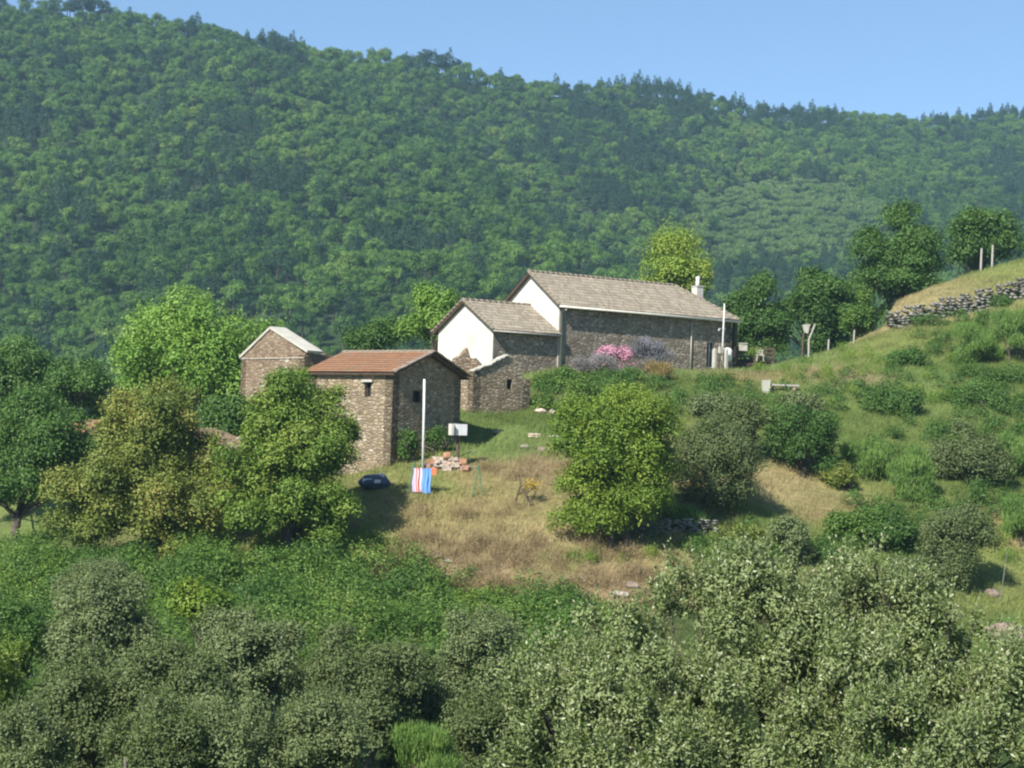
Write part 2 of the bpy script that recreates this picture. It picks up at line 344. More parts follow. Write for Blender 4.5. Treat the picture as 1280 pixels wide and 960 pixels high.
# ------------------------------------------------------------------ foliage
def leafmesh(cen, nor, tip, ln, wd, fold=.18):
    n = len(cen); nor = nrm(nor); tip = nrm(tip-(tip*nor).sum(1)[:, None]*nor); sd = np.cross(nor, tip)
    ln = np.broadcast_to(ln, (n,))[:, None]; wd = np.broadcast_to(wd, (n,))[:, None]
    a = cen-tip*ln*.5; b = cen+sd*wd*.5+nor*wd*fold-tip*ln*.06; c = cen+tip*ln*.5; d = cen-sd*wd*.5+nor*wd*fold-tip*ln*.06
    v = np.stack([a, b, c, d], 1).reshape(-1, 3); return v, np.arange(n*4).reshape(n, 4)
def rdir(n): return nrm(rng.normal(size=(n, 3)))
def sprigs(clumps, n, size, aspect=.55, per=9, spread=2.2, up=.35, shell=.28, blade=False, tips=0., coh=1.):
    """clumps (K,4): centre + radius. n leaves gathered in little sprigs near each clump's surface."""
    cl = np.asarray(clumps, float); w = cl[:, 3]**2; w /= w.sum()
    ns = max(1, n//per); ci = rng.choice(len(cl), ns, p=w); d = rdir(ns); d[:, 2] = np.where(d[:, 2] < -.35, -d[:, 2], d[:, 2]); d = nrm(d+V(0, 0, up*.4))
    rr = cl[ci, 3]*(1-shell*rng.random(ns)**1.6*1.4)*(1+.16*rng.normal(size=ns)*.6+tips*rng.random(ns)**4)
    sc = cl[ci, :3]+d*rr[:, None]*V(1, 1, .92)
    k = np.repeat(np.arange(ns), per); m = len(k)
    sp = size*spread; c = sc[k]+rng.normal(size=(m, 3))*sp*.5
    nor = nrm(d[k]*coh+rdir(m)*.8+V(0, 0, up)); tip = nrm(d[k]*.7+rdir(m)+V(0, 0, .5 if blade else -.15))
    if blade: nor = nrm(rdir(m)*V(1, 1, .25)); tip = nrm(d[k]*.45+rdir(m)*.25+V(0, 0, 1.1))
    ln = size*(.65+.7*rng.random(m)); v, q = leafmesh(c, nor, tip, ln, ln*aspect)
    lv = .62*rng.random(m)+.38*rng.random(ns)[k]; cv = rng.random(len(cl))[ci][k]
    return v, q, np.repeat(lv, 4), np.repeat(cv, 4)
def shoots(clumps, ns, h, size, aspect, per=12, up_only=.25):
    cl = np.asarray(clumps); ci = rng.choice(len(cl), ns, p=cl[:, 3]**2/(cl[:, 3]**2).sum()); d = rdir(ns); d[:, 2] = np.abs(d[:, 2])*.8+up_only; d = nrm(d)
    b = cl[ci, :3]+d*cl[ci, 3:4]*.85; ax = nrm(d*.6+V(0, 0, .9)+rdir(ns)*.35); hh = h*(.45+.9*rng.random(ns)); k = np.repeat(np.arange(ns), per); m = len(k); t = rng.random(m)**.8
    r = rdir(m); c = b[k]+ax[k]*(hh[k]*t)[:, None]+r*size*.35; tip = nrm(ax[k]*.9+r*.8); nor = nrm(np.cross(tip, rdir(m))+.3*r)
    ln = size*(.6+.6*rng.random(m))*(1.1-.4*t); v, q = leafmesh(c, nor, tip, ln, ln*aspect)
    return v, q, np.repeat(.25+.75*rng.random(m), 4), np.repeat(rng.random(ns)[k], 4)
def join2(a, b): return np.r_[a[0], b[0]], np.r_[a[1], b[1]+len(a[0])], np.r_[a[2], b[2]], np.r_[a[3], b[3]]
def ellip_clumps(c, R, k, lo=.5, hi=.78, cr=(.24, .42), zmin=-.6, skew=0):
    d = rdir(k*4); d = d[d[:, 2] > zmin][:k]; f = lo+(hi-lo)*rng.random(len(d)); R = np.asarray(R, float)
    p = np.asarray(c)+d*R*f[:, None]; p[:, 0] += skew*(p[:, 2]-c[2])
    mr = R.mean(); r = mr*(cr[0]+(cr[1]-cr[0])*rng.random(len(d)))
    core = np.r_[np.asarray(c), mr*.55]
    return np.vstack([np.c_[p, r], core[None]])
def limbs(base, clumps, c, r0=.2, trunk_top=None, n=16, stems=1):
    mb = MB(); base = np.asarray(base, float); c = np.asarray(c, float); top = c.copy() if trunk_top is None else trunk_top
    cl = clumps[rng.permutation(len(clumps))[:n]]
    for s in range(stems):
        b = base+(rng.normal(size=3)*V(.3, .3, 0)*(stems > 1)); tp = top+rng.normal(size=3)*V(.5, .5, .2)*(stems > 1)
        m1 = b*.6+tp*.4+rng.normal(size=3)*V(.12, .12, 0)*r0*5; fork = b*.35+tp*.65+rng.normal(size=3)*r0
        mb.tube([b-V(0, 0, .35), b+V(0, 0, .15), m1, fork, tp], [r0*1.45, r0*1.05, r0*.85, r0*.65, r0*.3], 8)
        for q in cl[s::stems]:
            st = m1 if q[2] < c[2] else fork
            mid = st*.5+q[:3]*.5+rng.normal(size=3)*.12*np.linalg.norm(q[:3]-st)+V(0, 0, .05)
            e = q[:3]+nrm(q[:3]-c)*q[3]*.6
            mb.tube([st, mid, q[:3], e], [r0*.42, r0*.27, r0*.15, r0*.05], 5, False)
            for _ in range(3):
                dd = nrm(rdir(1)[0]+nrm(q[:3]-c)); mb.tube([mid*.4+q[:3]*.6, q[:3]+dd*q[3]*.5, q[:3]+dd*q[3]*.95], [r0*.12, r0*.07, r0*.03], 4, False)
    return mb
def plant(name, label, cat, px, py, d, R, n, size, mat, k=22, group=None, bark='bark', r0=.2, stems=1, base=None, part=('crown', 'trunk'), cl=None, extra=None, trunk_n=16, clk={}, skirt=0, shoot=None, **kw):
    c = at(px, py, d); R = np.asarray(R, float)
    clumps = ellip_clumps(c, R, k, **clk) if cl is None else cl
    b = V(c[0], d, g(c[0], d)) if base is None else np.asarray(base, float)
    if skirt:
        j = rng.integers(0, len(clumps), int(skirt)); q = clumps[j].copy(); gq = gz(q[:, 0], q[:, 1]); tt = rng.random(len(q))**.8
        q[:, 2] = gq+q[:, 3]*.3+(np.maximum(c[2]+R[2]*.1-gq, .1))*tt; q[:, 3] *= .9; q[:, 0] += rng.normal(size=len(q))*.12*R[0]; clumps = np.vstack([clumps, q])
    gzc = gz(clumps[:, 0], clumps[:, 1]); ok_ = clumps[:, 2]+clumps[:, 3]*.5 > gzc
    if ok_.mean() < .5: print('BURIED', label, round(float((gzc-clumps[:, 2]).mean()), 2))
    if ok_.sum() > 4: clumps = clumps[ok_]
    clumps[:, 2] = np.maximum(clumps[:, 2], gz(clumps[:, 0], clumps[:, 1])+clumps[:, 3]*.35)
    e = empty(name, b, label, cat, group)
    v, q, lv, cv = sprigs(clumps, n, size, **kw)
    if shoot: v, q, lv, cv = join2((v, q, lv, cv), shoots(clumps, shoot[0], shoot[1], size, kw.get('aspect', .5)))
    mk(part[0], v, quads=q, mat=mat, parent=e, attrs={'v': ('FLOAT', lv), 'c': ('FLOAT', cv)})
    limbs(b, clumps, c, r0, n=trunk_n, stems=stems).out(part[1], M[bark], e, True)
    return e
BR=('foliage','stem')

L_lime = leafmat('lime leaves', (.10,.20,.03), (.20,.34,.06), (.30,.42,.12))
L_olive = leafmat('olive brown leaves', (.08,.125,.024), (.20,.24,.05), (.34,.30,.075), ac=.87)
L_ygreen = leafmat('yellow green leaves', (.065,.135,.02), (.175,.26,.042), (.32,.33,.07))
L_mid = leafmat('mid green leaves', (.05,.11,.022), (.10,.19,.04))
L_center = leafmat('golden green leaves', (.07,.14,.016), (.18,.265,.033), (.38,.38,.07))
L_dark = leafmat('dark green leaves', (.035,.085,.018), (.09,.175,.035))
L_grey = leafmat('grey green oak leaves', (.05,.09,.02), (.135,.20,.048), (.28,.31,.13), ac=.87, back=(.13,.17,.06))
L_silver = leafmat('silvery oak leaves', (.03,.065,.010), (.10,.16,.03), (.46,.45,.28), ac=.84, back=(.21,.26,.095), spec=.5, rough=.45, trans=.12)  # near-white accent leaves put sun highlights into the colour
L_sage = leafmat('sage scrub leaves', (.06,.095,.025), (.15,.20,.065), (.31,.32,.15), ac=.85, back=(.18,.23,.09))
L_bramble = leafmat('bramble leaves', (.04,.095,.016), (.11,.20,.035), (.25,.30,.07), ac=.87)
L_broom = leafmat('broom stems', (.07,.145,.03), (.15,.245,.055), trans=.1)
L_gold = leafmat('yellow leaves', (.13,.23,.03), (.25,.34,.055), (.38,.40,.09))

def T(*a, **k): return plant(*a, **k)
T('broad_tree','big lime green rounded tree behind the roofless stone ruin','tree',252,462,106,(5.9,4.2,5.2),60000,.19,L_lime,shoot=(700,.8),skirt=30,k=46,r0=.3,clk=dict(cr=(.2,.33),hi=.82))
# olive brown chestnut left and companion
c1 = np.vstack([ellip_clumps(at(190,530,82),(2.3,2,1.8),12), ellip_clumps(at(140,620,80),(2.9,2.4,2.2),18), ellip_clumps(at(220,645,79.5),(2.3,2.0,2.0),14)])
T('chestnut_tree','wide olive brown chestnut tree left of the yellow green one','tree',190,610,81,(4,3,3),150000,.14,L_olive,shoot=(900,.6),cl=np.vstack([c1, ellip_clumps(at(268,615,80.5),(1.7,1.6,1.9),14), ellip_clumps(at(262,562,81),(1.1,1.1,.8),6), ellip_clumps(at(185,545,80.5),(2.6,2.1,2.4),24), ellip_clumps(at(228,615,80),(1.9,1.7,2.0),12), ellip_clumps(at(205,585,80.5),(2.2,2,1.8),14), ellip_clumps(at(120,660,80),(2.2,1.8,1.3),12), ellip_clumps(at(215,505,82),(1.6,1.5,1.2),9)]),r0=.26,trunk_n=30,stems=2,skirt=40,base=gp(200,80.5))
c2 = np.vstack([ellip_clumps(at(364,506,79.5),(2.1,1.9,1.9),16), ellip_clumps(at(395,580,78.5),(2.0,1.9,1.9),14), ellip_clumps(at(330,590,79),(1.8,1.7,2.0),12), ellip_clumps(at(425,545,80.5),(.9,1,1.6),6)])
T('chestnut_tree','yellow green leafy tree against the left wall of the red roofed shed','tree',370,570,79,(3,3,3),150000,.14,L_ygreen,shoot=(900,.55),cl=np.vstack([c2, ellip_clumps(at(372,560,79),(2.4,2.1,2.5),22), ellip_clumps(at(325,540,79.5),(1.3,1.3,1.3),8), ellip_clumps(at(405,505,80.3),(1.1,1.2,1.1),7), ellip_clumps(at(385,640,78),(2.3,1.8,1.5),14), ellip_clumps(at(315,650,78),(1.8,1.6,1.6),12), ellip_clumps(at(340,550,79),(1.6,1.5,1.5),9)]),r0=.26,trunk_n=30,stems=2,skirt=34,base=gp(372,79))
c3 = np.vstack([ellip_clumps(at(50,560,92),(3.6,2.6,2.8),22), ellip_clumps(at(20,620,90),(2.6,2.2,1.7),12), ellip_clumps(at(85,600,92),(2.4,2.,2.2),12), ellip_clumps(at(-10,560,95),(2.6,2.,2.6),12)])
T('walnut_tree','dark green tree with bare trunk at the left edge of the photo','tree',30,590,91,(3.6,3,3.4),80000,.16,L_mid,cl=c3,r0=.24,base=gp(18,88.5),trunk_n=24)
T('hazel_tree','mid green tree on the left below the forest edge beside the lime tree','tree',95,490,118,(2.6,2.4,2.4),22000,.2,L_mid,skirt=10,k=16,r0=.14)
T('hazel_tree','dark green tree cut by the left photo edge above the walnut','tree',10,480,124,(4.4,3,3.2),26000,.22,L_mid,skirt=14,k=20,r0=.18)
T('hazel_tree','green undergrowth tree between lime green tree and the ruin foot','tree',280,528,95.5,(1.8,1.3,1.4),16000,.17,L_mid,k=14,r0=.12,skirt=12)
T('ash_tree','fresh green tree showing just left of the white gable','tree',545,408,124,(2.9,2.6,2.6),20000,.2,L_lime,k=22,r0=.18)
T('ash_tree','low green tree peeping over the red roofed shed ridge','tree',470,428,128,(2.6,2.4,1.6),12000,.2,L_mid,k=14,r0=.15)
T('poplar_tree','yellow green tree rising behind the main roof left of chimney','tree',845,347,134,(3.1,2.6,3.4),17000,.2,L_gold,k=26,shoot=(420,1.7),r0=.2,tips=.2)
T('lime_tree','dark green round tree just right of the house chimney','tree',945,400,133,(3.0,2.8,3.3),34000,.2,L_dark,skirt=14,k=24,r0=.2)
T('lime_tree','darker round tree behind the small forked post','tree',1015,385,136,(2.9,2.6,3.4),34000,.2,L_dark,skirt=14,k=24,r0=.2)
T('oak_tree','tallest dark green oak standing on the right horizon of the spur','tree',1124,335,138,(3.9,3.4,5.2),60000,.2,L_mid,skirt=22,k=44,r0=.32,clk=dict(cr=(.2,.34),hi=.85))
T('oak_tree','lower oak between the tallest oak and the pale fence posts','tree',1225,310,150,(3.8,3.2,3.6),30000,.22,L_mid,skirt=12,k=24,r0=.24)
T('lime_tree','dark leafy tree filling the gap between forked post and tallest oak','tree',1062,378,137,(2.5,2.3,2.6),22000,.2,L_dark,k=18,r0=.15,skirt=12)
T('young_tree','small pale leaved sapling at the foot of the tallest oak','tree',1072,400,130,(1.3,1.3,2.4),9000,.18,L_bramble,k=12,r0=.08)
T('elder_tree','golden green egg shaped tree on the dry slope in the middle','tree',773,576,80,(3.05,2.7,4.25),105000,.125,L_center,shoot=(900,.6),skirt=22,k=90,r0=.16,stems=3,clk=dict(cr=(.19,.30),hi=.84,zmin=-1.),trunk_n=30)
T('holm_oak','grey green oak touching the right side of the golden tree','tree',893,580,85,(2.1,2.0,2.9),34000,.11,L_grey,skirt=16,k=30,r0=.13,stems=2,clk=dict(zmin=-.9))
T('holm_oak','dark green spreading shrub oak above the straw clearing','tree',1003,550,92,(2.2,2.0,1.9),24000,.12,L_dark,skirt=16,k=24,r0=.13,stems=2,clk=dict(zmin=-.7))
T('holm_oak','grey bushy oak high at the right edge above the others','tree',1212,585,93,(2.3,2.1,2.4),28000,.12,L_grey,skirt=16,k=26,r0=.13,stems=2,clk=dict(zmin=-.9))
T('holm_oak','round sage green oak beside the thin leaning pole','tree',1198,680,80,(2.0,1.8,2.1),28000,.11,L_grey,skirt=16,k=26,r0=.13,stems=2,clk=dict(zmin=-.9))
T('holm_oak','small grey oak behind and above the grey one by the golden tree','tree',935,532,92,(1.4,1.3,1.5),12000,.12,L_grey,skirt=16,k=14,r0=.1,stems=2)
# brooms
def broom(px, py, d, R, n, label, mat=L_broom, size=.22):
    return plant('broom_bush', label, 'bush', px, py, d, R, n, size, mat, k=14, r0=.04, stems=4, part=BR, blade=True, aspect=.13, per=6, spread=1.2, clk=dict(zmin=-.8), trunk_n=12)
broom(1137,602,90,(1.2,1.0,1.7),20000,'bright green upright broom bush at centre of the right slope')
broom(1075,580,93,(1.7,1.4,1.2),16000,'yellow green broom bush left of the bright upright one')
broom(1225,432,112,(1.9,1.6,1.8),16000,'tall green broom bush just under the grey terrace wall')
broom(1268,415,112,(1.9,1.6,1.9),16000,'green broom cut by the right edge under the terrace wall')
broom(1270,575,94,(1.3,1.2,1.6),14000,'green broom cut by the right edge beside the grey oak')
broom(1275,655,86,(1.1,1.0,1.3),10000,'small bright broom on the right edge above the brown bank')
broom(540,950,40,(1.0,.9,.9),22000,'fresh green broom at the bottom centre left of the silvery oak',size=.12)
broom(855,662,82.5,(1.1,.8,.5),7000,'low tuft of bright green broom right of the golden tree foot')
def bush(name, label, px, py, d, R, n, size, mat, k=14, **kw):
    return plant(name, label, 'bush', px, py, d, R, n, size, mat, k=k, skirt=max(4, k//2), r0=.05, stems=3, part=BR, trunk_n=9, clk=dict(zmin=-.8), **kw)
bush('shrub','olive shrub between the dark shrub oak and the brooms',1050,600,91,(1.0,1.0,1.0),8000,.11,L_olive)
bush('shrub','round green shrub against the front wall below the downpipe',700,487,104,(1.9,1.3,1.2),14000,.13,L_bramble)
bush('shrub','tall leafy shrub patch between hut and golden tree',730,505,98,(1.9,1.4,1.3),14000,.13,L_bramble)
bush('shrub','low olive shrub patch below the wooden deck',1130,450,112,(1.4,1.2,.7),6000,.13,L_mid)
bush('shrub','dark green shrub under the right slope brooms',1075,660,84,(1.7,1.3,.9),11000,.12,L_bramble)
bush('shrub','sage shrub peeping over the silvery oak at right of the golden tree',985,668,80,(1.1,1.0,.8),8000,.11,L_sage)
bush('shrub','olive shrub on the steep bank right of the golden tree foot',930,672,80.5,(1.0,.9,.6),6000,.11,L_olive)
bush('shrub','green shrub over the bank beside the sage oak',1120,672,83,(1.5,1.2,.9),9000,.12,L_dark)
bush('shrub','small olive tuft bush left of the thin leaning pole',1130,720,79,(1.2,1.0,.8),7000,.11,L_sage)
bush('shrub','spreading green shrub high on the right slope under the grass strip',1110,505,102,(2.4,1.8,.8),12000,.13,L_mid)
bush('shrub','broad green shrub on right slope near the photo edge',1225,505,104,(2.2,1.8,.9),12000,.13,L_mid)
bush('shrub','grey green low shrub below the white block bench',900,512,98,(1.6,1.2,.8),8000,.12,L_sage)
bush('shrub','grey green shrub right of the white block bench',1000,508,100,(1.6,1.2,.6),7000,.12,L_sage)
bush('lavender_bush','grey violet lavender dome against the long stone wall',813,445,108.5,(1.75,1.0,1.15),13000,.10,leafmat('lavender', (.10,.11,.11), (.22,.22,.26), (.40,.39,.48)), blade=True, aspect=.3)
bush('flower_hedge','pink flowering hedge along the stone wall left of lavender',768,444,108.2,(1.45,.5,.36),7000,.11,leafmat('pink flowers', (.46,.22,.31), (.68,.40,.52), (.74,.55,.6)))
bush('lavender_bush','dusty grey lavender row under the pink flowering hedge',745,458,106.8,(2.1,.8,.65),8000,.10,leafmat('dusty lavender', (.15,.15,.13), (.27,.25,.27), (.33,.33,.28)), blade=True, aspect=.3)
bush('dry_bush','orange dry shrub in front of the lavender dome',826,464,105,(1.3,.6,.4),5000,.11,leafmat('orange dry', (.20,.16,.06), (.32,.25,.10), (.42,.30,.10)), blade=True, aspect=.25)
bush('yellow_bush','small yellow flowering plant on the dry slope by the green posts',664,607,83.5,(.5,.4,.3),500,.09,leafmat('yellow flowers', (.30,.24,.05), (.55,.38,.06)))
bush('ivy_bush','dark ivy clump at the shed wall behind the white pole',512,556,88.2,(.6,.3,.7),4000,.12,L_mid)
bush('ivy_bush','green ivy growing at shed wall behind the brick pile',548,548,89.8,(.7,.3,.5),3500,.11,L_mid)
bush('shrub','grass green shrub at the right foot of the stone hut',680,520,100,(.9,.8,.5),4500,.12,L_bramble)

# foreground silvery holm oak
fg = []
for (px, py, d, R, k) in [(960,800,25,(1.25,1.0,1.15),42),(800,860,24.5,(1.15,.9,1.2),34),(870,790,26,(.75,.8,1.0),20),(1080,810,25,(1.2,1.0,1.2),40),(1190,880,24,(1.1,.9,1.1),30),(1010,770,26,(.8,.8,.8),20),(1150,830,25.5,(.8,.8,.9),20),(700,930,24,(.8,.7,.75),18),(950,930,24,(1.6,1,1),34),(1270,930,24,(.9,.8,1.0),16),(660,880,24.5,(.5,.6,.7),14),(820,950,23.5,(1.2,.8,.8),26),(1120,950,23.5,(1.3,.8,.9),28),(1040,880,23.8,(1.2,.8,.9),26),(900,900,24,(1.1,.8,.8),22),(930,735,26,(.7,.7,.5),14),(1060,730,26,(.6,.7,.5),14),(850,740,26,(.4,.5,.5),8),(1250,850,25,(.5,.6,.6),10),(1000,735,25.5,(.5,.5,.45),10),(1085,728,25.5,(.45,.5,.4),9),(875,735,25.8,(.4,.5,.4),8),(1165,775,25,(.45,.5,.4),8),(1255,840,25,(.6,.6,.6),12),(1290,900,25,(.6,.6,.8),12),(1215,800,25.3,(.45,.5,.4),8),(720,800,25.5,(.5,.5,.45),9),(700,860,24.5,(.6,.6,.6),10),(650,960,24,(.7,.6,.5),12),(760,980,23.8,(.8,.6,.5),12),(880,990,23.6,(.8,.6,.5),12),(1000,990,23.6,(.8,.6,.5),12),(1100,985,23.6,(.8,.6,.5),12),(1210,985,23.6,(.8,.6,.5),12),(1290,970,23.8,(.6,.6,.6),10),(1060,930,24.5,(.8,.7,.6),12),(1170,950,24.8,(.8,.7,.6),12),(930,960,24.6,(.8,.7,.6),12)]:
    fg.append(ellip_clumps(at(px, py, d+rng.normal()*.3), R, max(6, int(k*.62)), cr=(.17,.27), hi=.98, zmin=-.9)[:-1])
fg = np.vstack(fg); c = at(960, 860, 25.2)
e = empty('holm_oak', gp(960, 25.2), 'large silvery leaved oak filling the lower right foreground', 'tree')
v, q, lv, cv = join2(sprigs(fg, 135000, .068, aspect=.42, per=10, spread=2.0, tips=.3, up=.3, shell=.35), shoots(fg, 6500, .38, .075, .40, per=16, up_only=.5))
mk('crown', v, quads=q, mat=L_silver, parent=e, attrs={'v': ('FLOAT', lv), 'c': ('FLOAT', cv)})
tm = MB()
for k_, px_ in enumerate((680, 790, 880, 960, 1040, 1130, 1230)):
    xx_ = at(px_, 860, 25.2); near = fg[np.abs(fg[:, 0]-xx_[0]) < .75]; ctr = V(xx_[0], 25.4, near[:, 2].mean()); b_ = V(*gp(960+(px_-960)*.75, 25.4))
    t2_ = limbs(b_, near, ctr, .06, n=12); tm.add(t2_.v, t2_.f)
tm.out('trunk', M['bark'], e, True)

# lower left scrub oaks
for i, (px, py, d, R, n, mt, lab) in enumerate([
 (195,940,36,(1.1,1.0,.9),15000,L_grey,'pale tipped grey bush at the bottom edge left of centre'),
 (520,875,47,(1.2,1.1,1.3),15000,L_grey,'dark bush between two lighter ones at bottom centre'),
 (20,800,52,(1.5,1.2,1.0),13000,L_mid,'dark green bush cut by the left edge above the yellowish one'),
 (690,880,44,(1.2,1.0,1.3),13000,L_grey,'shaded bush touching the left side of the silvery oak'),
 (125,800,47,(1.55,1.4,1.75),26000,L_sage,'tallest grey scrub bush in the lower left'),
 (105,880,42,(1.5,1.3,1.5),26000,L_grey,'dark grey green bush at bottom left below the tallest scrub bush'),
 (215,870,41,(1.4,1.2,1.35),24000,L_grey,'grey green bush in the lower left between two sage ones'),
 (320,830,46,(1.75,1.5,1.45),28000,L_sage,'wide sage coloured bush left of lower centre'),
 (300,930,37,(1.5,1.2,.95),22000,L_sage,'low sage bush along the bottom edge under the wide one'),
 (455,855,45,(1.45,1.3,1.5),26000,L_grey,'dark grey green bush near lower centre with pale tips'),
 (400,925,38,(1.2,1.0,1.0),18000,L_sage,'pale tipped bush at the bottom edge left of the broom'),
 (595,830,50,(1.5,1.3,1.6),20000,L_sage,'hazy grey bush left of the silvery oak, under the brambles'),
 (610,920,44,(1.2,1.0,1.0),14000,L_grey,'grey green bush at bottom between broom and silvery oak'),
 (30,940,38,(1.1,1.0,.9),14000,L_sage,'pale bush in the bottom left corner of the photo'),
 (735,850,36,(.9,.8,.95),12000,L_grey,'dark grey bush half hidden behind the silvery oak left side'),
 (120,735,60,(1.6,1.3,.9),11000,L_sage,'small greyish bush behind the tallest lower left scrub'),
 (-30,860,45,(1.5,1.2,1.5),12000,L_ygreen,'yellowish green bush cut by the left edge near the bottom')]):
    plant('scrub_bush', lab, 'bush', px, py, d, R, int(n*1.7), .085 if d > 40 else .07, mt, k=26, skirt=26, shoot=(900, .38), group='scrub bushes in the valley bottom', bark='bark_pale', r0=.07, stems=4, part=BR, tips=.3, clk=dict(cr=(.2,.34), hi=.88, zmin=-.8), trunk_n=14)
plant('sapling_tree', 'yellow green sapling rising from the bramble thicket at left', 'tree', 252, 762, 58, (.9,.8,1.4), 9000, .12, L_center, k=12, r0=.05)

# bramble thicket
def thicket(name, label, pts, n, size, mat, h=(.4, 1.0), **kw):
    cl = []
    for (px, py, rx, ry, k) in pts:
        for _ in range(k):
            p = ground_at(px+rng.normal()*rx*.5, py+rng.normal()*ry*.5); r = h[0]+(h[1]-h[0])*rng.random()
            cl.append([p[0], p[1], p[2]+r*.35, r])
    v, q, lv, cv = sprigs(np.array(cl), n, size, **kw)
    return tag(mk(name, v, quads=q, mat=mat, attrs={'v': ('FLOAT', lv), 'c': ('FLOAT', cv)}), label, kind='stuff')
thicket('bramble_thicket', 'dense green brambles along the foot of the slope', [(150,730,130,30,40),(300,735,130,25,45),(420,745,120,25,45),(480,790,140,40,50),(600,790,120,25,40),(700,795,100,25,35),(350,790,200,40,60),(80,780,150,50,50),(540,840,100,40,30),(700,830,80,30,20),(20,720,80,20,20)], 200000, .12, L_bramble, (.35, 1.45))
thicket('mixed_scrub', 'darker leafy scrub and bracken breaking up the bramble bank', [(120,740,90,30,12),(330,770,120,30,16),(470,760,60,24,10),(560,800,70,24,10),(690,775,60,20,8),(240,730,60,16,8),(410,715,60,12,8),(60,760,60,30,8)], 60000, .12, L_dark, (.5, 1.3))
thicket('yellow_scrub', 'yellow green scrub growing up through the bramble bank', [(180,780,60,24,6),(330,740,60,20,6),(430,790,50,24,6),(590,775,60,16,5),(740,790,40,20,5),(30,740,40,30,5)], 24000, .11, L_center, (.35, .9), tips=.5)
thicket('valley_undergrowth', 'fresh green undergrowth between the scrub bushes in the valley bottom', [(540,880,60,30,16),(510,930,60,20,12),(270,800,80,20,14),(650,850,40,30,10),(60,860,60,30,12),(180,830,60,30,8),(400,820,60,30,10),(680,940,50,20,8),(1270,860,30,60,8)], 90000, .09, L_broom, (.4, 1.1), blade=True, aspect=.22)
thicket('dry_weeds', 'brown dry weeds standing on the steep bank', [(560,690,150,24,60),(680,700,150,24,60),(640,735,160,14,40),(770,725,50,20,20),(500,715,50,20,14),(650,590,40,14,14),(600,640,110,14,16)], 60000, .14, leafmat('dry weeds', (.20,.155,.085), (.32,.25,.14), (.42,.35,.20)), (.15, .42), blade=True, aspect=.12)
thicket('slope_scrub', 'low green scrub covering the right hand slope', [(1100,480,120,20,24),(1200,470,120,25,26),(1240,520,100,30,34),(1250,560,60,30,20),(1170,580,60,24,14),(1100,640,60,14,10),(1230,650,70,30,14),(1260,480,50,24,16),(1180,440,50,16,10),(880,500,80,16,16),(1010,500,80,16,10),(1150,545,90,20,14),(1020,690,180,22,34),(1200,640,110,24,14),(1120,400,20,10,3),(1230,420,80,18,18),(870,482,70,6,10),(1150,408,50,4,9),(1200,396,60,4,9),(1250,382,30,4,8),(770,478,60,6,16),(740,490,70,14,20)], 95000, .11, L_mid, (.25, .7))
thicket('scrub_patches', 'yellowish scrub tufts scattered over slope', [(1060,470,120,14,10),(1000,520,120,14,10),(1180,500,140,20,24),(1080,450,90,10,14),(980,470,80,8,12),(480,690,60,14,10),(430,680,40,16,10),(690,650,20,8,3),(880,690,60,14,10),(1260,690,40,20,6),(720,700,60,12,4)], 26000, .11, L_ygreen, (.2, .5), blade=True, aspect=.3)

# grasses: thin blades rooted on the slope
def grass(name, label, n, x0, x1, y0, y1, hgt, wid, filt=None, cmul=1.15):
    x = x0+(x1-x0)*rng.random(n); y = y0+(y1-y0)*rng.random(n); z = gz(x, y); P = np.stack([x, y, z], 1)
    pp = proj(P); k = (pp[:, 0] > -60) & (pp[:, 0] < 1340)
    if filt is not None: k &= filt(pp, P)
    P = P[k]; n = len(P); dens = fbm(P[:, 0]/1.3, P[:, 1]/1.3, 91)+.5; k = rng.random(n) < dens*1.3; P = P[k]; n = len(P); dens = dens[k]
    h = hgt*(.4+.9*rng.random(n))*(.5+dens); a = rng.random(n)*2*pi; s = np.stack([np.cos(a), np.sin(a), 0*a], 1)*(wid*.5)
    lean = rdir(n)*V(1, 1, 0)*h[:, None]*.35+V(.05, 0, 0)
    v = np.stack([P-s-V(0, 0, .03), P+s-V(0, 0, .03), P+lean+V(0, 0, 1)*h[:, None]], 1).reshape(-1, 3)
    c = gcol(P[:, 0], P[:, 1])*cmul*(.75+.5*rng.random(n))[:, None]; c = np.repeat(c, 3, 0)
    return tag(mk(name, v, quads=np.arange(n*3).reshape(n, 3), mat=M['grass'], attrs={'col': ('FLOAT_COLOR', np.c_[c, np.ones(len(c))])}), label, kind='stuff')
m, nt, nn, L = newmat('grass blades'); ca = N(nt, 'ShaderNodeAttribute', attribute_name='col'); finish(nt, ca.outputs['Color'], .8, trans=.25, spec=.1); M['grass'] = m
grass('dry_grass', 'dry and green grass over the slope', 420000, -16, 46, 72, 130, .26, .035)

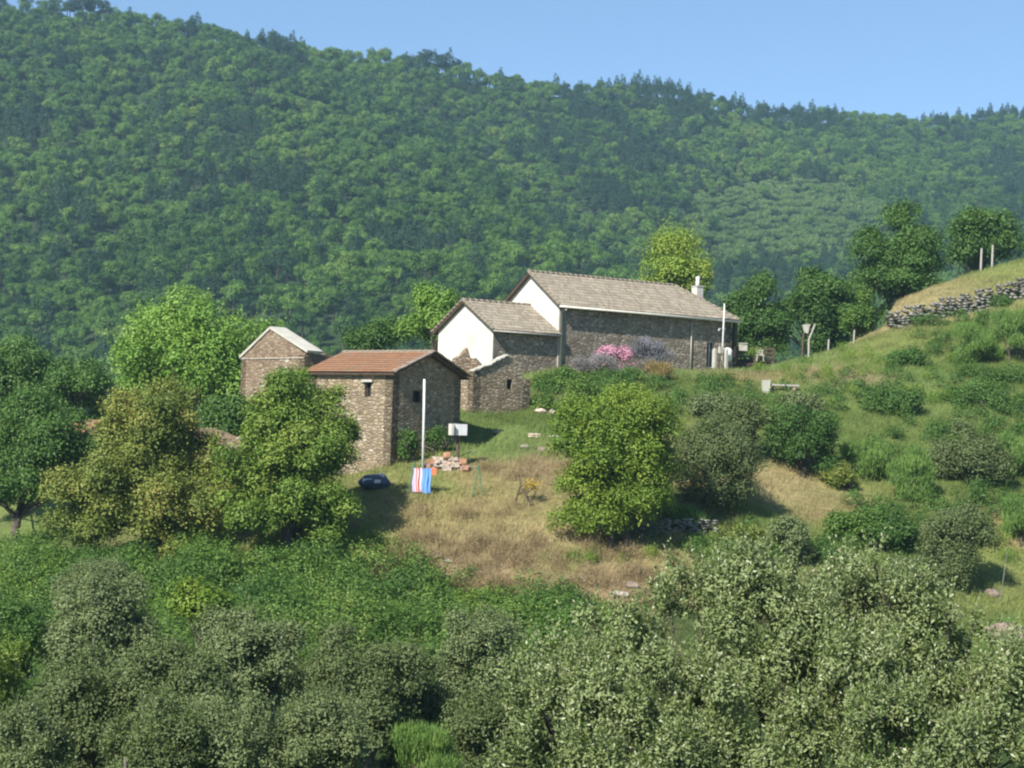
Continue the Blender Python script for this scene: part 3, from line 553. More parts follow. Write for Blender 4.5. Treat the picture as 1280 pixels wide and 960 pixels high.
# ------------------------------------------------------------------ buildings
def wall(mb, P0, A, nrmout, L, z0, top, thick=.45, openings=(), xb=(), mbrev=None):
    """wall panel standing on z0; top: list of (x, z); openings (x0,x1,za,zb)"""
    P0 = np.asarray(P0, float); A = np.asarray(A, float); B = -np.asarray(nrmout, float)*thick
    tx = [t[0] for t in top]; tz = [t[1] for t in top]; tf = lambda x: float(np.interp(x, tx, tz))
    xs = sorted(set([0, L]+[round(x, 4) for x in tx if 0 < x < L]+[x for o in openings for x in o[:2]]+list(xb)))
    zs = sorted(set([z0]+[z for o in openings for z in o[2:]])); pt = lambda x, z, b=0: V(P0[0], P0[1], 0)+A*x+V(0, 0, z)+B*b
    isop = lambda x, z: any(o[0] < x < o[1] and o[2] < z < o[3] for o in openings)
    for i in range(len(xs)-1):
        xa, xc = xs[i], xs[i+1]; xm = (xa+xc)/2
        for j in range(len(zs)):
            za = zs[j]; last = j == len(zs)-1
            zl, zr = (tf(xa), tf(xc)) if last else (zs[j+1],)*2
            if not last and isop(xm, (za+zs[j+1])/2): continue
            mb.add([pt(xa, za), pt(xc, za), pt(xc, zr), pt(xa, zl)], [(0, 1, 2, 3)])
            mb.add([pt(xa, za, 1), pt(xc, za, 1), pt(xc, zr, 1), pt(xa, zl, 1)], [(3, 2, 1, 0)])
            if last: mb.add([pt(xa, zl), pt(xc, zr), pt(xc, zr, 1), pt(xa, zl, 1)], [(0, 1, 2, 3)])
    for x, s in ((0, 1), (L, -1)): mb.add([pt(x, z0), pt(x, z0, 1), pt(x, tf(x), 1), pt(x, tf(x))], [(0, 1, 2, 3)[::-s]])
    for (a, b, za, zb) in openings:
        mb.add([pt(a, za), pt(b, za), pt(b, zb), pt(a, zb), pt(a, za, 1), pt(b, za, 1), pt(b, zb, 1), pt(a, zb, 1)],
               [(0, 1, 5, 4), (1, 2, 6, 5), (2, 3, 7, 6), (3, 0, 4, 7)])
    return mb
def tile_sheet(E0, A, Sv, L, SL, pitch=.24, amp=.03, course=.38, trim=None, thick=.05, jit=.012, name='tiles'):
    """corrugated tiled slope. E0 eave start, A unit along eave, Sv unit up the slope. trim(x,s)->keep"""
    n_ = nrm(np.cross(A, Sv)); n_ = n_ if n_[2] > 0 else -n_
    nx = int(L/pitch*6)+1; xs = np.linspace(0, L, nx); nc = max(1, int(round(SL/course))); P = []; Q = []; Vv = []
    for j in range(nc):
        s0 = SL*j/nc; s1 = SL*(j+1)/nc+.02; row = []
        for kk, (s, lift) in enumerate(((s0, .03), (s1, 0.))):
            w = np.abs(np.cos(xs/pitch*pi)); wave = amp*(w*1.6-.3)
            tid = np.floor(xs/pitch+.5).astype(int); jj = jit*np.sin(tid*12.9+j*78.2)
            P.append(E0+A*xs[:, None]+Sv*(s+jj[:, None]*(kk == 0))+n_*(wave+lift+thick)[:, None])
        if j == 0: pass
        b = j*2*nx; i = np.arange(nx-1); q = np.stack([b+i, b+i+1, b+nx+i+1, b+nx+i], 1)
        xm = (xs[:-1]+xs[1:])/2; sm = (s0+s1)/2
        if trim is not None: q = q[trim(xm, sm)]
        Q.append(q); rv = np.abs(np.sin(tid*3.17+j*5.31)*43758.5) % 1; Vv += [rv, rv]
    return np.concatenate(P), np.concatenate(Q), np.concatenate(Vv)
a = radians(35.44); A = V(cos(a), sin(a), 0); B = V(-sin(a), cos(a), 0); Z = V(0, 0, 1); nF = -B
# main house -------------------------------------------------
C0 = V(2.84, 110, 0); Lm = 14.5; Wm = 6.0; ze = 8.22; rh = 2.0; hip = 2.5; zb = 3.2
house = empty('stone_house', (C0[0], C0[1], g(C0[0], C0[1])), 'long grey stone farmhouse with tiled roof, white gable and chimney', 'house')
mb = MB(); win = [(12.35, 13.1, 4.7, 6.45)]
wall(mb, C0+A*.0, A, nF, Lm, zb, [(0, ze), (Lm, ze)], .5, openings=win)
wall(mb, C0+A*Lm, B, A, Wm, zb, [(0, ze), (Wm, ze)], .5); wall(mb, C0+B*Wm, A, B, Lm, zb, [(0, ze), (Lm, ze)], .5)
mb.out('wall', M['stone_house'], house)
mb = MB(); wall(mb, C0-A*.04, B, -A, Wm, zb, [(0, ze), (Wm/2, ze+rh-.05), (Wm, ze)], .5); mb.out('white_gable', M['render_white'], house)
# roof slopes with overhangs
ov = .42; sl = math.hypot(Wm/2, rh); sS = (B*Wm/2+Z*rh)/sl; SLm = sl*(1+ov/(Wm/2)); vg = .35
E0 = C0+Z*ze-sS*sl*ov/(Wm/2)-A*vg; Lr = Lm+vg+.35
hipL = hip+.35
def trimF(x, s): return x < Lr-hipL*s/SLm+.01
P1, Q1, V1 = tile_sheet(E0, A, sS, Lr, SLm, trim=trimF)
sB = (-B*Wm/2+Z*rh)/sl; E0b = C0+B*Wm+Z*ze-sB*sl*ov/(Wm/2)-A*vg
P2, Q2, V2 = tile_sheet(E0b, A, sB, Lr, SLm, trim=trimF)
Wr = Wm+2*ov; apex = C0+A*(Lm-hip)+B*Wm/2+Z*(ze+rh); eL = C0+A*(Lm+.35)-B*ov+Z*(E0[2]); hv = (apex-(eL+B*Wr/2)); hl = np.linalg.norm(hv); sH = hv/hl
P3, Q3, V3 = tile_sheet(eL, B, sH, Wr, hl, trim=lambda x, s: np.abs(x-Wr/2) < Wr/2*(1-s/hl)+.05)
P = np.concatenate([P1, P2, P3]); Q = np.concatenate([Q1, Q2+len(P1), Q3+len(P1)+len(P2)])
roof = mk('roof', P, quads=Q, mat=M['tile'], parent=house, attrs={'v': ('FLOAT', np.concatenate([V1, V2, V3]))})
def caps(mb, p, q, r=.12, step=.4):
    n = int(np.linalg.norm(q-p)/step); t = (q-p)/n; up = V(0, 0, 1)
    for i in range(n): mb.tube([p+t*i-t*.04+up*.02, p+t*(i+1)], [r, r*.85], 8)
mb = MB(); R1 = C0+B*Wm/2+Z*(ze+rh+.07)-A*vg; caps(mb, R1, apex+Z*.07); caps(mb, apex+Z*.05, eL+Z*.08); caps(mb, apex+Z*.05, eL+B*Wr+Z*.08)
caps(mb, E0+Z*.08, R1, .1, .38); mb.out('ridge_tiles', M['tile'], roof, True)
# under-roof boards / thickness
def slab(mb, p, a_, b_, t=.08):
    n_ = nrm(np.cross(a_, b_)); n_ = n_ if n_[2] > 0 else -n_
    mb.hexa([p-n_*t, p+a_-n_*t, p+a_+b_-n_*t, p+b_-n_*t], [p, p+a_, p+a_+b_, p+b_])
mb = MB()
n_ = nrm(np.cross(A, sS)); q0 = E0+n_*.0
def prism(mb, pts, t):
    n = len(pts); n_ = nrm(np.cross(pts[1]-pts[0], pts[2]-pts[0])); n_ = n_ if n_[2] > 0 else -n_
    mb.add([p-n_*t for p in pts]+list(pts), [tuple(range(n))[::-1], tuple(range(n, 2*n))]+[(i, (i+1) % n, n+(i+1) % n, n+i) for i in range(n)])
prism(mb, [E0, E0+A*Lr, apex, R1-Z*.07], .1); prism(mb, [E0b, E0b+A*Lr, apex, R1-Z*.07], .1); prism(mb, [eL, eL+B*Wr, apex], .1)
mb.out('eaves_boards', M['wood'], roof)
mb = MB(); mb.tube([E0-B*.06-Z*.02, E0+A*Lr-B*.06-Z*.06], .075, 8); mb.out('gutter', M['pvc'], house, True)
mb = MB(); g0 = E0+A*.5-B*.06-Z*.02; w0 = C0+A*.08-B*.1
mb.tube([g0-Z*.02, g0-Z*.15, V(w0[0], w0[1], ze-.55), V(w0[0], w0[1], 3.6)], .075, 8); mb.out('downpipe', M['pvc'], house, True)
ch = C0+A*(Lm-.75)+B*(Wm*.45); chz = ze+.1
mb = MB(); mb.box(ch+Z*(chz+1.0), A*.28, B*.28, Z*1.0); chim = mb.out('chimney', M['render_side'], roof)
mb = MB(); mb.box(ch+Z*(chz+2.03), A*.32, B*.32, Z*.035); mb.out('chimney_cap', M['coping'], roof)
mb = MB(); mb.tube([ch+Z*(chz+2.06), ch+Z*(chz+2.4)], .13, 10); mb.rock(ch+Z*(chz+2.55), .17, 2); mb.out('chimney_cowl', M['white'], roof, True)
# openings' joinery
def joinery(parent, P0, A_, n, o, frame='wood', glass='glass', name='window'):
    x0, x1, za, zb_ = o; w = (x1-x0)/2; h = (zb_-za)/2; c = V(P0[0], P0[1], 0)+A_*(x0+x1)/2+Z*(za+zb_)/2-n*.22
    f = MB(); t = .05
    for s in (-1, 1): f.box(c+A_*s*(w-t/2), A_*t/2, n*.04, Z*h); f.box(c+Z*s*(h-t/2), A_*(w-t), n*.038, Z*t/2)
    f.box(c, A_*.025, n*.036, Z*(h-t)); fo = f.out(name, M[frame], parent)
    p = MB(); p.box(c-n*.01, A_*(w-t), n*.01, Z*(h-t)); p.out('pane', M[glass], fo)
joinery(house, C0, A, nF, win[0], name='door', frame='white')
mb = MB()
for x in (8.15, 8.95+.2): pass
pass
for x in (12.2, 13.2):
    mb = MB(); mb.box(V(C0[0], C0[1], 0)+A*x+Z*5.1-B*1.0, A*.09, B*.09, Z*.85); mb.out('porch_post', M['coping'], house)
# satellite dish / white tank on wall
t_ = V(C0[0], C0[1], 0)+A*13.75-B*.45
mb = MB(); mb.tube([t_+Z*5.15, t_+Z*5.25, t_+Z*5.9, t_+Z*6.05, t_+Z*6.1], [.2, .36, .36, .25, .05], 14)
tk = mb.out('water_tank', M['white'], None, True, org=t_+Z*5.15); tag(tk, 'white rounded tank on the stone wall near the deck', 'tank')
mb = MB(); mb.box(t_+Z*4.6, A*.3, B*.3, Z*.55); tag(mb.out('tank_stand', M['stone_house'], None, org=t_+Z*4.05), 'short stone plinth carrying the white tank by the deck', 'plinth')
# mast
mp = V(C0[0], C0[1], 0)+A*13.15-B*.62
mb = MB(); e = empty('antenna_mast', mp+Z*4.6, 'tall pale pole with small arms standing before the right house wall', 'pole')
mb.tube([mp+Z*4.4, mp+Z*9.0+A*.1], [.05, .04], 8); mb.out('pole', M['white'], e, True)
mb = MB(); mb.tube([mp+Z*7.3-A*.3, mp+Z*7.3+A*.25], .03, 6); mb.tube([mp+Z*7.15-A*.35, mp+Z*7.3-A*.28], .06, 6); mb.out('arm', M['galv'], e)
mb = MB(); mb.box(mp+Z*5.9-A*.1, A*.17, B*.08, Z*.22); mb.out('meter_box', M['coping'], e)
mb = MB(); pp_ = V(C0[0], C0[1], 0)+A*10.9-B*.07; mb.tube([pp_+Z*4.5, pp_+Z*7.6], .035, 6); mb.out('cable_pipe', M['render_side'], house, True)

# wing ------------------------------------------------------
Lw = 4.95; Cw = C0-A*Lw+B*.05; Ww = 6.1; zw = 6.35; rw = 1.72; wing = house
mb = MB(); wall(mb, Cw, A, nF, Lw-.05, 1.2, [(0, zw), (Lw-.05, zw)], .5); wall(mb, Cw+B*Ww, A, B, Lw-.05, 1.2, [(0, zw), (Lw-.05, zw)], .5)
mb.out('wing_wall', M['stone_house'], house)
mb = MB(); wall(mb, Cw-A*.04, B, -A, Ww, 1.2, [(0, zw), (Ww/2, zw+rw-.05), (Ww, zw)], .5); mb.out('white_gable', M['render_white'], house)
slw = math.hypot(Ww/2, rw); sW = (B*Ww/2+Z*rw)/slw; fo_ = 1+.4/(Ww/2); Ew = Cw+Z*zw-sW*slw*(.4/(Ww/2))-A*.3; sWb = (-B*Ww/2+Z*rw)/slw; Ewb = Cw+B*Ww+Z*zw-sWb*slw*(.4/(Ww/2))-A*.3
P1, Q1, V1 = tile_sheet(Ew, A, sW, Lw+.25, slw*fo_); P2, Q2, V2 = tile_sheet(Ewb, A, sWb, Lw+.25, slw*fo_)
wroof = mk('roof', np.concatenate([P1, P2]), quads=np.concatenate([Q1, Q2+len(P1)]), mat=M['tile'], parent=house, attrs={'v': ('FLOAT', np.concatenate([V1, V2]))})
Rw = Cw+B*Ww/2+Z*(zw+rw)-A*.3
mb = MB(); caps(mb, Rw+Z*.07, Rw+A*(Lw+.25)+Z*.07); caps(mb, Ew+Z*.08, Rw+Z*.07, .1, .38); caps(mb, Ewb+Z*.08, Rw+Z*.07, .1, .38); mb.out('ridge_tiles', M['tile'], wroof, True)
mb = MB(); prism(mb, [Ew, Ew+A*(Lw+.2), Rw+A*(Lw+.2), Rw], .1); prism(mb, [Ewb, Ewb+A*(Lw+.2), Rw+A*(Lw+.2), Rw], .1); mb.out('eaves_boards', M['wood'], wroof)
mb = MB(); mb.tube([Ew-B*.05-Z*.02, Ew+A*(Lw+.2)-B*.05-Z*.04], .06, 8); mb.out('gutter', M['wood_grey'], house, True)

# shed ------------------------------------------------------
b = radians(51.87); G = V(cos(b), sin(b), 0); H = V(-sin(b), cos(b), 0); Cs = V(-5.96, 88, 0); Ws = 5.32; Ls = 5.8; zs = 2.86; rs = 1.05; zb = -3.0
shed = empty('stone_shed', (Cs[0], Cs[1], g(Cs[0], Cs[1])), 'brown stone shed with orange red roof and a tiny window', 'shed')
mb = MB(); w_ = (3.55-3.0+.55, 3.55-3.0+.95)
# left lit wall: runs from Cs along H, outward normal -G
wall(mb, Cs, H, -G, Ls, zb, [(0, zs), (Ls, zs)], .5, openings=[(1.45, 1.9, 1.55, 2.3)])
wall(mb, Cs+G*.0, G, -H, Ws, zb, [(0, zs), (Ws/2, zs+rs-.06), (Ws, zs)], .5, openings=[(1.55, 2.25, 1.35, 1.95)])
wall(mb, Cs+H*Ls, G, H, Ws, zb, [(0, zs), (Ws/2, zs+rs-.06), (Ws, zs)], .5); wall(mb, Cs+G*Ws, H, G, Ls, zb, [(0, zs), (Ls, zs)], .5)
mb.out('wall', M['stone_shed'], shed)
for (P_, A_, n, o) in ((Cs, H, -G, (1.45, 1.9, 1.55, 2.3)), (Cs, G, -H, (1.55, 2.25, 1.35, 1.95))):
    joinery(shed, P_, A_, n, o, frame='wood_dark', glass='dark')
mb = MB(); mb.box(Cs+H*1.67+Z*2.36-G*.03, H*.36, G*.1, Z*.06); mb.out('lintel', M['coping'], shed)
sls = math.hypot(Ws/2, rs); sA = (G*Ws/2+Z*rs)/sls; sB2 = (-G*Ws/2+Z*rs)/sls; k_ = .3/(Ws/2)
Es = Cs+Z*zs-sA*sls*k_-H*.3; Eb = Cs+G*Ws+Z*zs-sB2*sls*k_-H*.3
P1, Q1, V1 = tile_sheet(Es, H, sA, Ls+.55, sls*(1+k_), pitch=.2, amp=.018, course=.36); P2, Q2, V2 = tile_sheet(Eb, H, sB2, Ls+.55, sls*(1+k_), pitch=.2, amp=.018, course=.36)
sroof = mk('roof', np.concatenate([P1, P2]), quads=np.concatenate([Q1, Q2+len(P1)]), mat=M['tile_red'], parent=shed, attrs={'v': ('FLOAT', np.concatenate([V1, V2]))})
Rs = Cs+G*Ws/2+Z*(zs+rs)-H*.3
mb = MB(); caps(mb, Rs+Z*.06, Rs+H*(Ls+.55)+Z*.06, .11, .36)
mb.out('ridge_tiles', M['tile'], sroof, True)
mb = MB()
for p_, q_ in ((Es, Rs), (Eb, Rs)):
    n = 9
    for i in range(n):
        c_ = p_+(q_-p_)*(i+.5)/n+Z*.1; mb.box(c_, (q_-p_)/n*.48, H*.2, Z*.035, .02)
mb.out('verge_slabs', M['rock_brown'], sroof)
mb = MB(); prism(mb, [Es, Es+H*(Ls+.5), Rs+H*(Ls+.5), Rs], .1); prism(mb, [Eb, Eb+H*(Ls+.5), Rs+H*(Ls+.5), Rs], .1); mb.out('eaves_boards', M['wood'], sroof)
# big pole in front of gable
pb = at(529, 571, 86.6); pt_ = at(530.5, 474, 86.6)
mb = MB(); mb.tube([V(pb[0], pb[1], g(pb[0], pb[1])-.2), (pb+pt_)/2, pt_], [.065, .06, .055], 10)
tag(mb.out('white_pole', M['white'], None, True, org=V(pb[0], pb[1], g(pb[0], pb[1]))), 'tall white pole standing before the dark shed gable', 'pole')

# hut --------------------------------------------------------
h0 = at(592, 464, 97.5); zh = h0[2]; Ch = V(h0[0], 97.5, 0); ha = radians(38); A2 = V(cos(ha), sin(ha), 0); B2 = V(-sin(ha), cos(ha), 0)
Wh = 4.05; zb2 = .2-.6
hut = empty('stone_hut', (Ch[0], Ch[1], g(Ch[0], Ch[1])), 'small dark stone hut with a pointed ragged gable beside white gable', 'hut')
topg = [(0, zh), (.7, zh+.28), (1.2, zh+.42), (1.7, zh+.72), (2.35, zh+.98), (2.7, zh+.8), (3.2, zh+.25), (3.6, zh-.25), (Wh, zh-.6)]
mb = MB(); wall(mb, Ch, A2, -B2, Wh, zb2-1, topg, .5, openings=[(2.35, 2.75, zh-.9, zh-.35)])
wall(mb, Ch, B2, -A2, 3.4, zb2-1, [(0, zh), (3.4, zh+.1)], .5); wall(mb, Ch+A2*Wh, B2, A2, 3.4, zb2-1, [(0, zh-.6), (3.4, zh-.7)], .5)
wall(mb, Ch+B2*3.4, A2, B2, Wh, zb2-1, [(0, zh), (2.35, zh+.9), (Wh, zh-.6)], .5)
mb.out('wall', M['stone_shed'], hut)
joinery(hut, Ch, A2, -B2, (2.35, 2.75, zh-.9, zh-.35), frame='wood_dark', glass='dark')
mb = MB(); ap = Ch+A2*2.35+Z*(zh+.98)

for i in range(8):
    x_ = (i+.5)/8*2.35; z_ = np.interp(x_, [t[0] for t in topg], [t[1] for t in topg]); mb.box(Ch+A2*x_+B2*.12+Z*(z_+.04), A2*.15+Z*.05, B2*.24, Z*.035, .05)

mb.out('gable_capping', M['coping'], hut)
mb = MB(); prism(mb, [Ch+B2*.5+Z*(zh-.35), ap+B2*.5+Z*-.4, ap+B2*3.2-Z*.6, Ch+B2*3.2+Z*(zh-.55)], .1); prism(mb, [ap+B2*.5-Z*.4, Ch+A2*Wh+B2*.5+Z*(zh-.95), Ch+A2*Wh+B2*3.2+Z*(zh-1.1), ap+B2*3.2-Z*.6], .1); mb.out('roof', M['tile_red'], hut)
# broken wall in front of white gable
bw = at(568, 470, 99.5)
mb = MB(); wall(mb, V(bw[0], 99.5, 0), V(.93, .37, 0), V(.37, -.93, 0), 1.5, -1, [(0, at(566,448,99.5)[2]), (.35, at(570,444,99.5)[2]), (.75, at(572,434,99.5)[2]), (.95, at(577,447,99.5)[2]), (1.5, at(590,452,99.5)[2])], .5)
tag(mb.out('broken_wall', M['stone_shed'], None, org=V(bw[0], 99.5, 1)), 'broken pale stone wall stub between shed and hut', 'wall')

# ruin -------------------------------------------------------
rR = at(381, 440, 93.5); rL = at(302, 447, 98.0); dv = V(rL[0]-rR[0], rL[1]-rR[1], 0); Lrn = np.linalg.norm(dv); D = dv/Lrn; nR = V(-D[1], D[0], 0); nR = nR if nR[1] < 0 else -nR
ruin = empty('stone_ruin', (rR[0], rR[1], g(rR[0], rR[1])), 'roofless brown stone ruin with white capped pointed gable', 'ruin')
za = at(338, 410, 95.7)[2]; mb = MB()
wall(mb, V(rR[0], rR[1], 0), D, nR, Lrn, -3, [(0, rR[2]-.1), (Lrn*.54, za), (Lrn, rL[2]-.05)], .5)
bk = -nR
stp = [(0, rR[2]-.15)]
for i in range(1, 12): stp.append((i*.42, rR[2]-.25+.22*rng.normal()*.6-.03*i))
wall(mb, V(rR[0], rR[1], 0), bk, -D, 4.6, -3, stp, .5)
wall(mb, V(rL[0], rL[1], 0), bk, D, 4.6, -3, [(x, z-.2) for x, z in stp], .5)
q0_ = at(383, 441, 93.6); q1_ = at(433, 441, 95.6); dq = V(q1_[0]-q0_[0], 2.0, 0); lq = np.linalg.norm(dq); dq = dq/lq
wall(mb, V(q0_[0], 93.6, 0), dq, V(dq[1], -dq[0], 0), lq, -2, [(0, q0_[2]-.1), (.4, q0_[2]+.02), (.9, q0_[2]-.12), (1.4, q0_[2]+.03), (1.9, q0_[2]-.1), (lq, q1_[2]-.15)], .45)
mb.out('wall', M['stone_ruin'], ruin)
mb = MB(); pA = V(rR[0], rR[1], rR[2]); pM = V(rR[0], rR[1], 0)+D*Lrn*.54+Z*za; pB = V(rR[0], rR[1], 0)+D*Lrn+Z*rL[2]
for p, q, w in ((pA-D*.35, pM, .95), (pB+D*.15, pM, .5)):
    o_ = nR*.08; prism(mb, [p+o_+Z*.08, q+o_+Z*.1, q-nR*w+Z*.1, p-nR*w+Z*.08], .13)
mb.out('coping', M['coping'], ruin)
mb = MB(); mb.box(V(rR[0], rR[1], 0)+D*Lrn/2+Z*(rR[2]-.3)+nR*.02, D*Lrn/2, nR*.03, Z*.035); mb.out('stone_course', M['rock'], ruin)
# low rubble wall between the trees & roof fragment
def drywall(name, label, cat, p, q, h, mat, t=.5, size=.3, z_off=-.2):
    e = MB(); mat = {'stone_grey': 'rock_grey'}.get(mat, mat); d = q-p; Lw_ = np.linalg.norm(d[:2]); t_ = d/Lw_; n_ = V(-t_[1], t_[0], 0); ncol = int(Lw_/size)
    for i in range(ncol):
        c0 = p+t_*(i+.5)*size; zg = g(c0[0], c0[1])+z_off; hh = h*(.93+.13*rng.random()); z = 0
        while z < hh:
            s = size*(.3+.35*rng.random()); c_ = V(c0[0], c0[1], zg+z+s/2)+t_*rng.normal()*.14+n_*rng.normal()*.03
            e.rock(c_, (size*(.5+.2*rng.random()), t*.5, s*.58), 1); z += s
    e_ = tag(e.out(name, M[mat], None, False, org=V(p[0], p[1], g(p[0], p[1]))), label, cat); return e_
def gg(px, py):
    p = ground_at(px, py); return p
drywall('terrace_wall', 'grey dry stone terrace wall under the straw covered top at right', 'wall', at(1110,413,121), at(1310,358,123.5), 1.45, 'stone_grey', size=.42, t=.6)
ra = at(215, 553, 93); rb = at(305, 550, 92); rz = at(260, 536, 92.5)[2]; rd = V(rb[0]-ra[0], rb[1]-ra[1], 0); rl = np.linalg.norm(rd); rd = rd/rl
mb = MB(); wall(mb, V(ra[0], ra[1], 0), rd, V(rd[1], -rd[0], 0), rl, rz-3, [(rl*k/9, rz+rng.normal()*.09-.25*(k > 6)) for k in range(10)], .5)
tag(mb.out('rubble_wall', M['stone_ruin'], None, org=V(ra[0], ra[1], rz-1)), 'brown rubble wall showing between the two chestnut trees', 'wall')
drywall('bank_wall', 'low collapsed grey stone wall in the bank below the golden tree', 'wall', V(*gg(800,672)[:2],0), V(*gg(900,668)[:2],0), .7, 'stone_grey', size=.28)
fr = gp(118, 104); fz = at(112, 545, 104)[2]
cb = empty('old_barn', (fr[0], 104, fr[2]), 'old stone barn with reddish roof mostly hidden by trees at left', 'barn')
mb = MB(); ba = radians(40); A3 = V(cos(ba), sin(ba), 0); B3 = V(-sin(ba), cos(ba), 0); o3 = V(at(98, 545, 104)[0], 104, 0)
wall(mb, o3, A3, -B3, 3, fr[2]-1, [(0, fz), (1.5, fz+.9), (3, fz)], .4); wall(mb, o3, B3, -A3, 4, fr[2]-1, [(0, fz), (4, fz)], .4); wall(mb, o3+A3*3, B3, A3, 4, fr[2]-1, [(0, fz), (4, fz)], .4); mb.out('wall', M['stone_ruin'], cb)
mb = MB(); prism(mb, [o3+Z*fz-A3*.3-Z*.15, o3+A3*1.5+Z*(fz+.95), o3+A3*1.5+B3*4+Z*(fz+.95), o3+B3*4+Z*fz-A3*.3-Z*.15], .1)
prism(mb, [o3+A3*3.3+Z*(fz-.15), o3+A3*1.5+Z*(fz+.96), o3+A3*1.5+B3*4+Z*(fz+.96), o3+B3*4+A3*3.3+Z*(fz-.15)], .1); mb.out('roof', M['tile_red'], cb)

# ------------------------------------------------------------------ small things
# fence posts & markers
for px, py0, py1, d, lab, w in ((1226,311,332,128,'pale wooden post on the right crest, nearer the terrace wall',.085),(1240,307,329,128,'pale wooden post at the far right of the crest pair',.08),
        (1035,425,438,120,'short grey stake on the grass right of the forked post',.07),(1067,413,426,121,'short weathered stake near the foot of the tallest oak',.06)):
    b_ = at(px, py1, d); t_ = at(px+1, py0, d); zz = g(b_[0], b_[1]); mb = MB(); mb.tube([V(b_[0], d, min(zz, b_[2])-.2), V(t_[0], d, t_[2])], [w, w*.9], 7); mb.tube([V(t_[0], d, t_[2]), V(t_[0], d, t_[2]+.04)], [w*.9, w*.5], 7)
    tag(mb.out('fence_post', M['wood_grey'], None, org=V(b_[0], d, zz)), lab, 'post', 'wooden stakes along the crest')
# forked post with board
p0 = at(1011, 438, 117.5); zz = g(p0[0], 117.5); e = empty('forked_post', (p0[0], 117.5, zz), 'forked wooden post holding a pale ragged board on the crest', 'post')
mb = MB(); mb.tube([V(p0[0], 117.5, zz-.2), at(1011, 425, 117.5), at(1019, 405, 117.5)], [.07, .07, .06], 7); mb.out('post', M['wood_grey'], e)
mb = MB(); mb.tube([at(1003, 438, 117.4)-Z*.4, at(1004, 420, 117.4), at(1009, 406, 117.4)], [.08, .07, .05], 7); mb.out('brace', M['wood'], e)
mb = MB(); q = [at(1003,406,117.3), at(1013,405,117.3), at(1010,417,117.3), at(1005,415,117.3)]; mb.hexa(q, [v+V(0, .05, 0) for v in q]); mb.out('board', M['wood_grey'], e)
# wooden deck
dk = V(C0[0], C0[1], 0)+A*(Lm+.15)+B*1.3; dz = at(930, 453, 119)[2]; deck = empty('wooden_deck', (dk[0], dk[1], dz-.6), 'dark timber deck with a railing at the right end of the house', 'deck')
DA = V(.97, .22, 0); DB = V(-.22, .97, 0); DL = 3.9
mb = MB()
for i in range(14): mb.box(dk+DA*DL/2+DB*(i*.2+.1)+Z*dz, DA*DL/2, DB*.09, Z*.025)
mb.out('floor', M['wood'], deck)
mb = MB(); mb.box(dk+DA*DL/2-DB*.03+Z*(dz-.14), DA*DL/2, DB*.03, Z*.11); mb.out('fascia', M['wood_dark'], deck)
for i in range(4):
    mb = MB(); mb.box(dk+DA*(i*DL/3)+DB*.04+Z*(dz+.1), DA*.08, DB*.08, Z*1.02); mb.out('railing_post', M['wood'], deck)
mb = MB()
for z in (.45, .75, 1.02): mb.box(dk+DA*DL/2-DB*.04+Z*(dz+z), DA*DL/2, DB*.03, Z*.075)
mb.out('rail', M['wood'], deck)
mb = MB()
for i in range(7): mb.box(dk+DA*(i+.5)*DL/7+DB*.3+Z*(dz-.35), DA*.278, DB*.02, Z*.62, .01)
mb.out('skirt', M['wood_dark'], deck)  # dark panel added in place of the shade under the deck
# verandah post at house end
vp = V(C0[0], C0[1], 0)+A*(Lm+.5)+B*.2; mb = MB(); mb.box(vp+Z*6.0, A*.12, B*.12, Z*2.05); mb.out('corner_post', M['wood_dark'], house)
c_ = at(929, 434, 118.5); mb = MB(); mb.box(c_, V(.24, .05, 0), V(-.03, .14, 0), Z*.24, .04); mb.box(c_+Z*.25, V(.27, .05, 0), V(-.03, .19, 0), Z*.03)
tag(mb.out('white_box', M['coping'], None, org=c_-Z*.3), 'white box fixed on the deck railing', 'box')
# white garden chair
c_ = at(954, 446, 118.4); c_ = at(950, 444, 119.5); e = empty('garden_chair', c_-Z*.5, 'white plastic garden chair at the deck railing', 'chair')
mb = MB(); mb.box(c_, V(.24, .04, 0), V(-.04, .2, 0), Z*.03); mb.out('seat', M['coping'], e)
mb = MB()
for i in range(5): mb.box(c_+V(-.19+i*.095, .21, .17), V(.028, 0, 0), V(0, .02, 0), Z*.15)
mb.box(c_+V(0, .21, .34), V(.23, .0, 0), V(0, .03, 0), Z*.04); mb.out('backrest', M['coping'], e)
for sx in (-1, 1):
    for sy in (-1, 1): mb = MB(); mb.tube([c_+V(sx*.2, sy*.17, 0), c_+V(sx*.22, sy*.19, -.4)], .025, 6); mb.out('leg', M['coping'], e)
# white block & plank
c_ = gg(957, 491); mb = MB(); mb.box(c_+Z*.36, V(.2, .02, 0), V(-.02, .2, 0), Z*.40, .05); tag(mb.out('white_block', M['coping'], None, org=c_), 'white block standing at the left end of a plank on the upper grass', 'block')
c_ = gg(980, 489); mb = MB(); mb.box(c_+Z*.35, V(.85, .05, 0), V(-.02, .16, 0), Z*.05); e = mb.out('plank_bench', M['wood_grey'], None, org=c_); tag(e, 'grey plank bench on two stones right of white block', 'bench')
for s in (-.6, .6):
    mb = MB(); mb.rock(c_+V(s, 0, .12), (.16, .18, .2), 1); o_ = mb.out('support', M['rock_brown'], e); o_.location = (0, 0, 0)
    pass
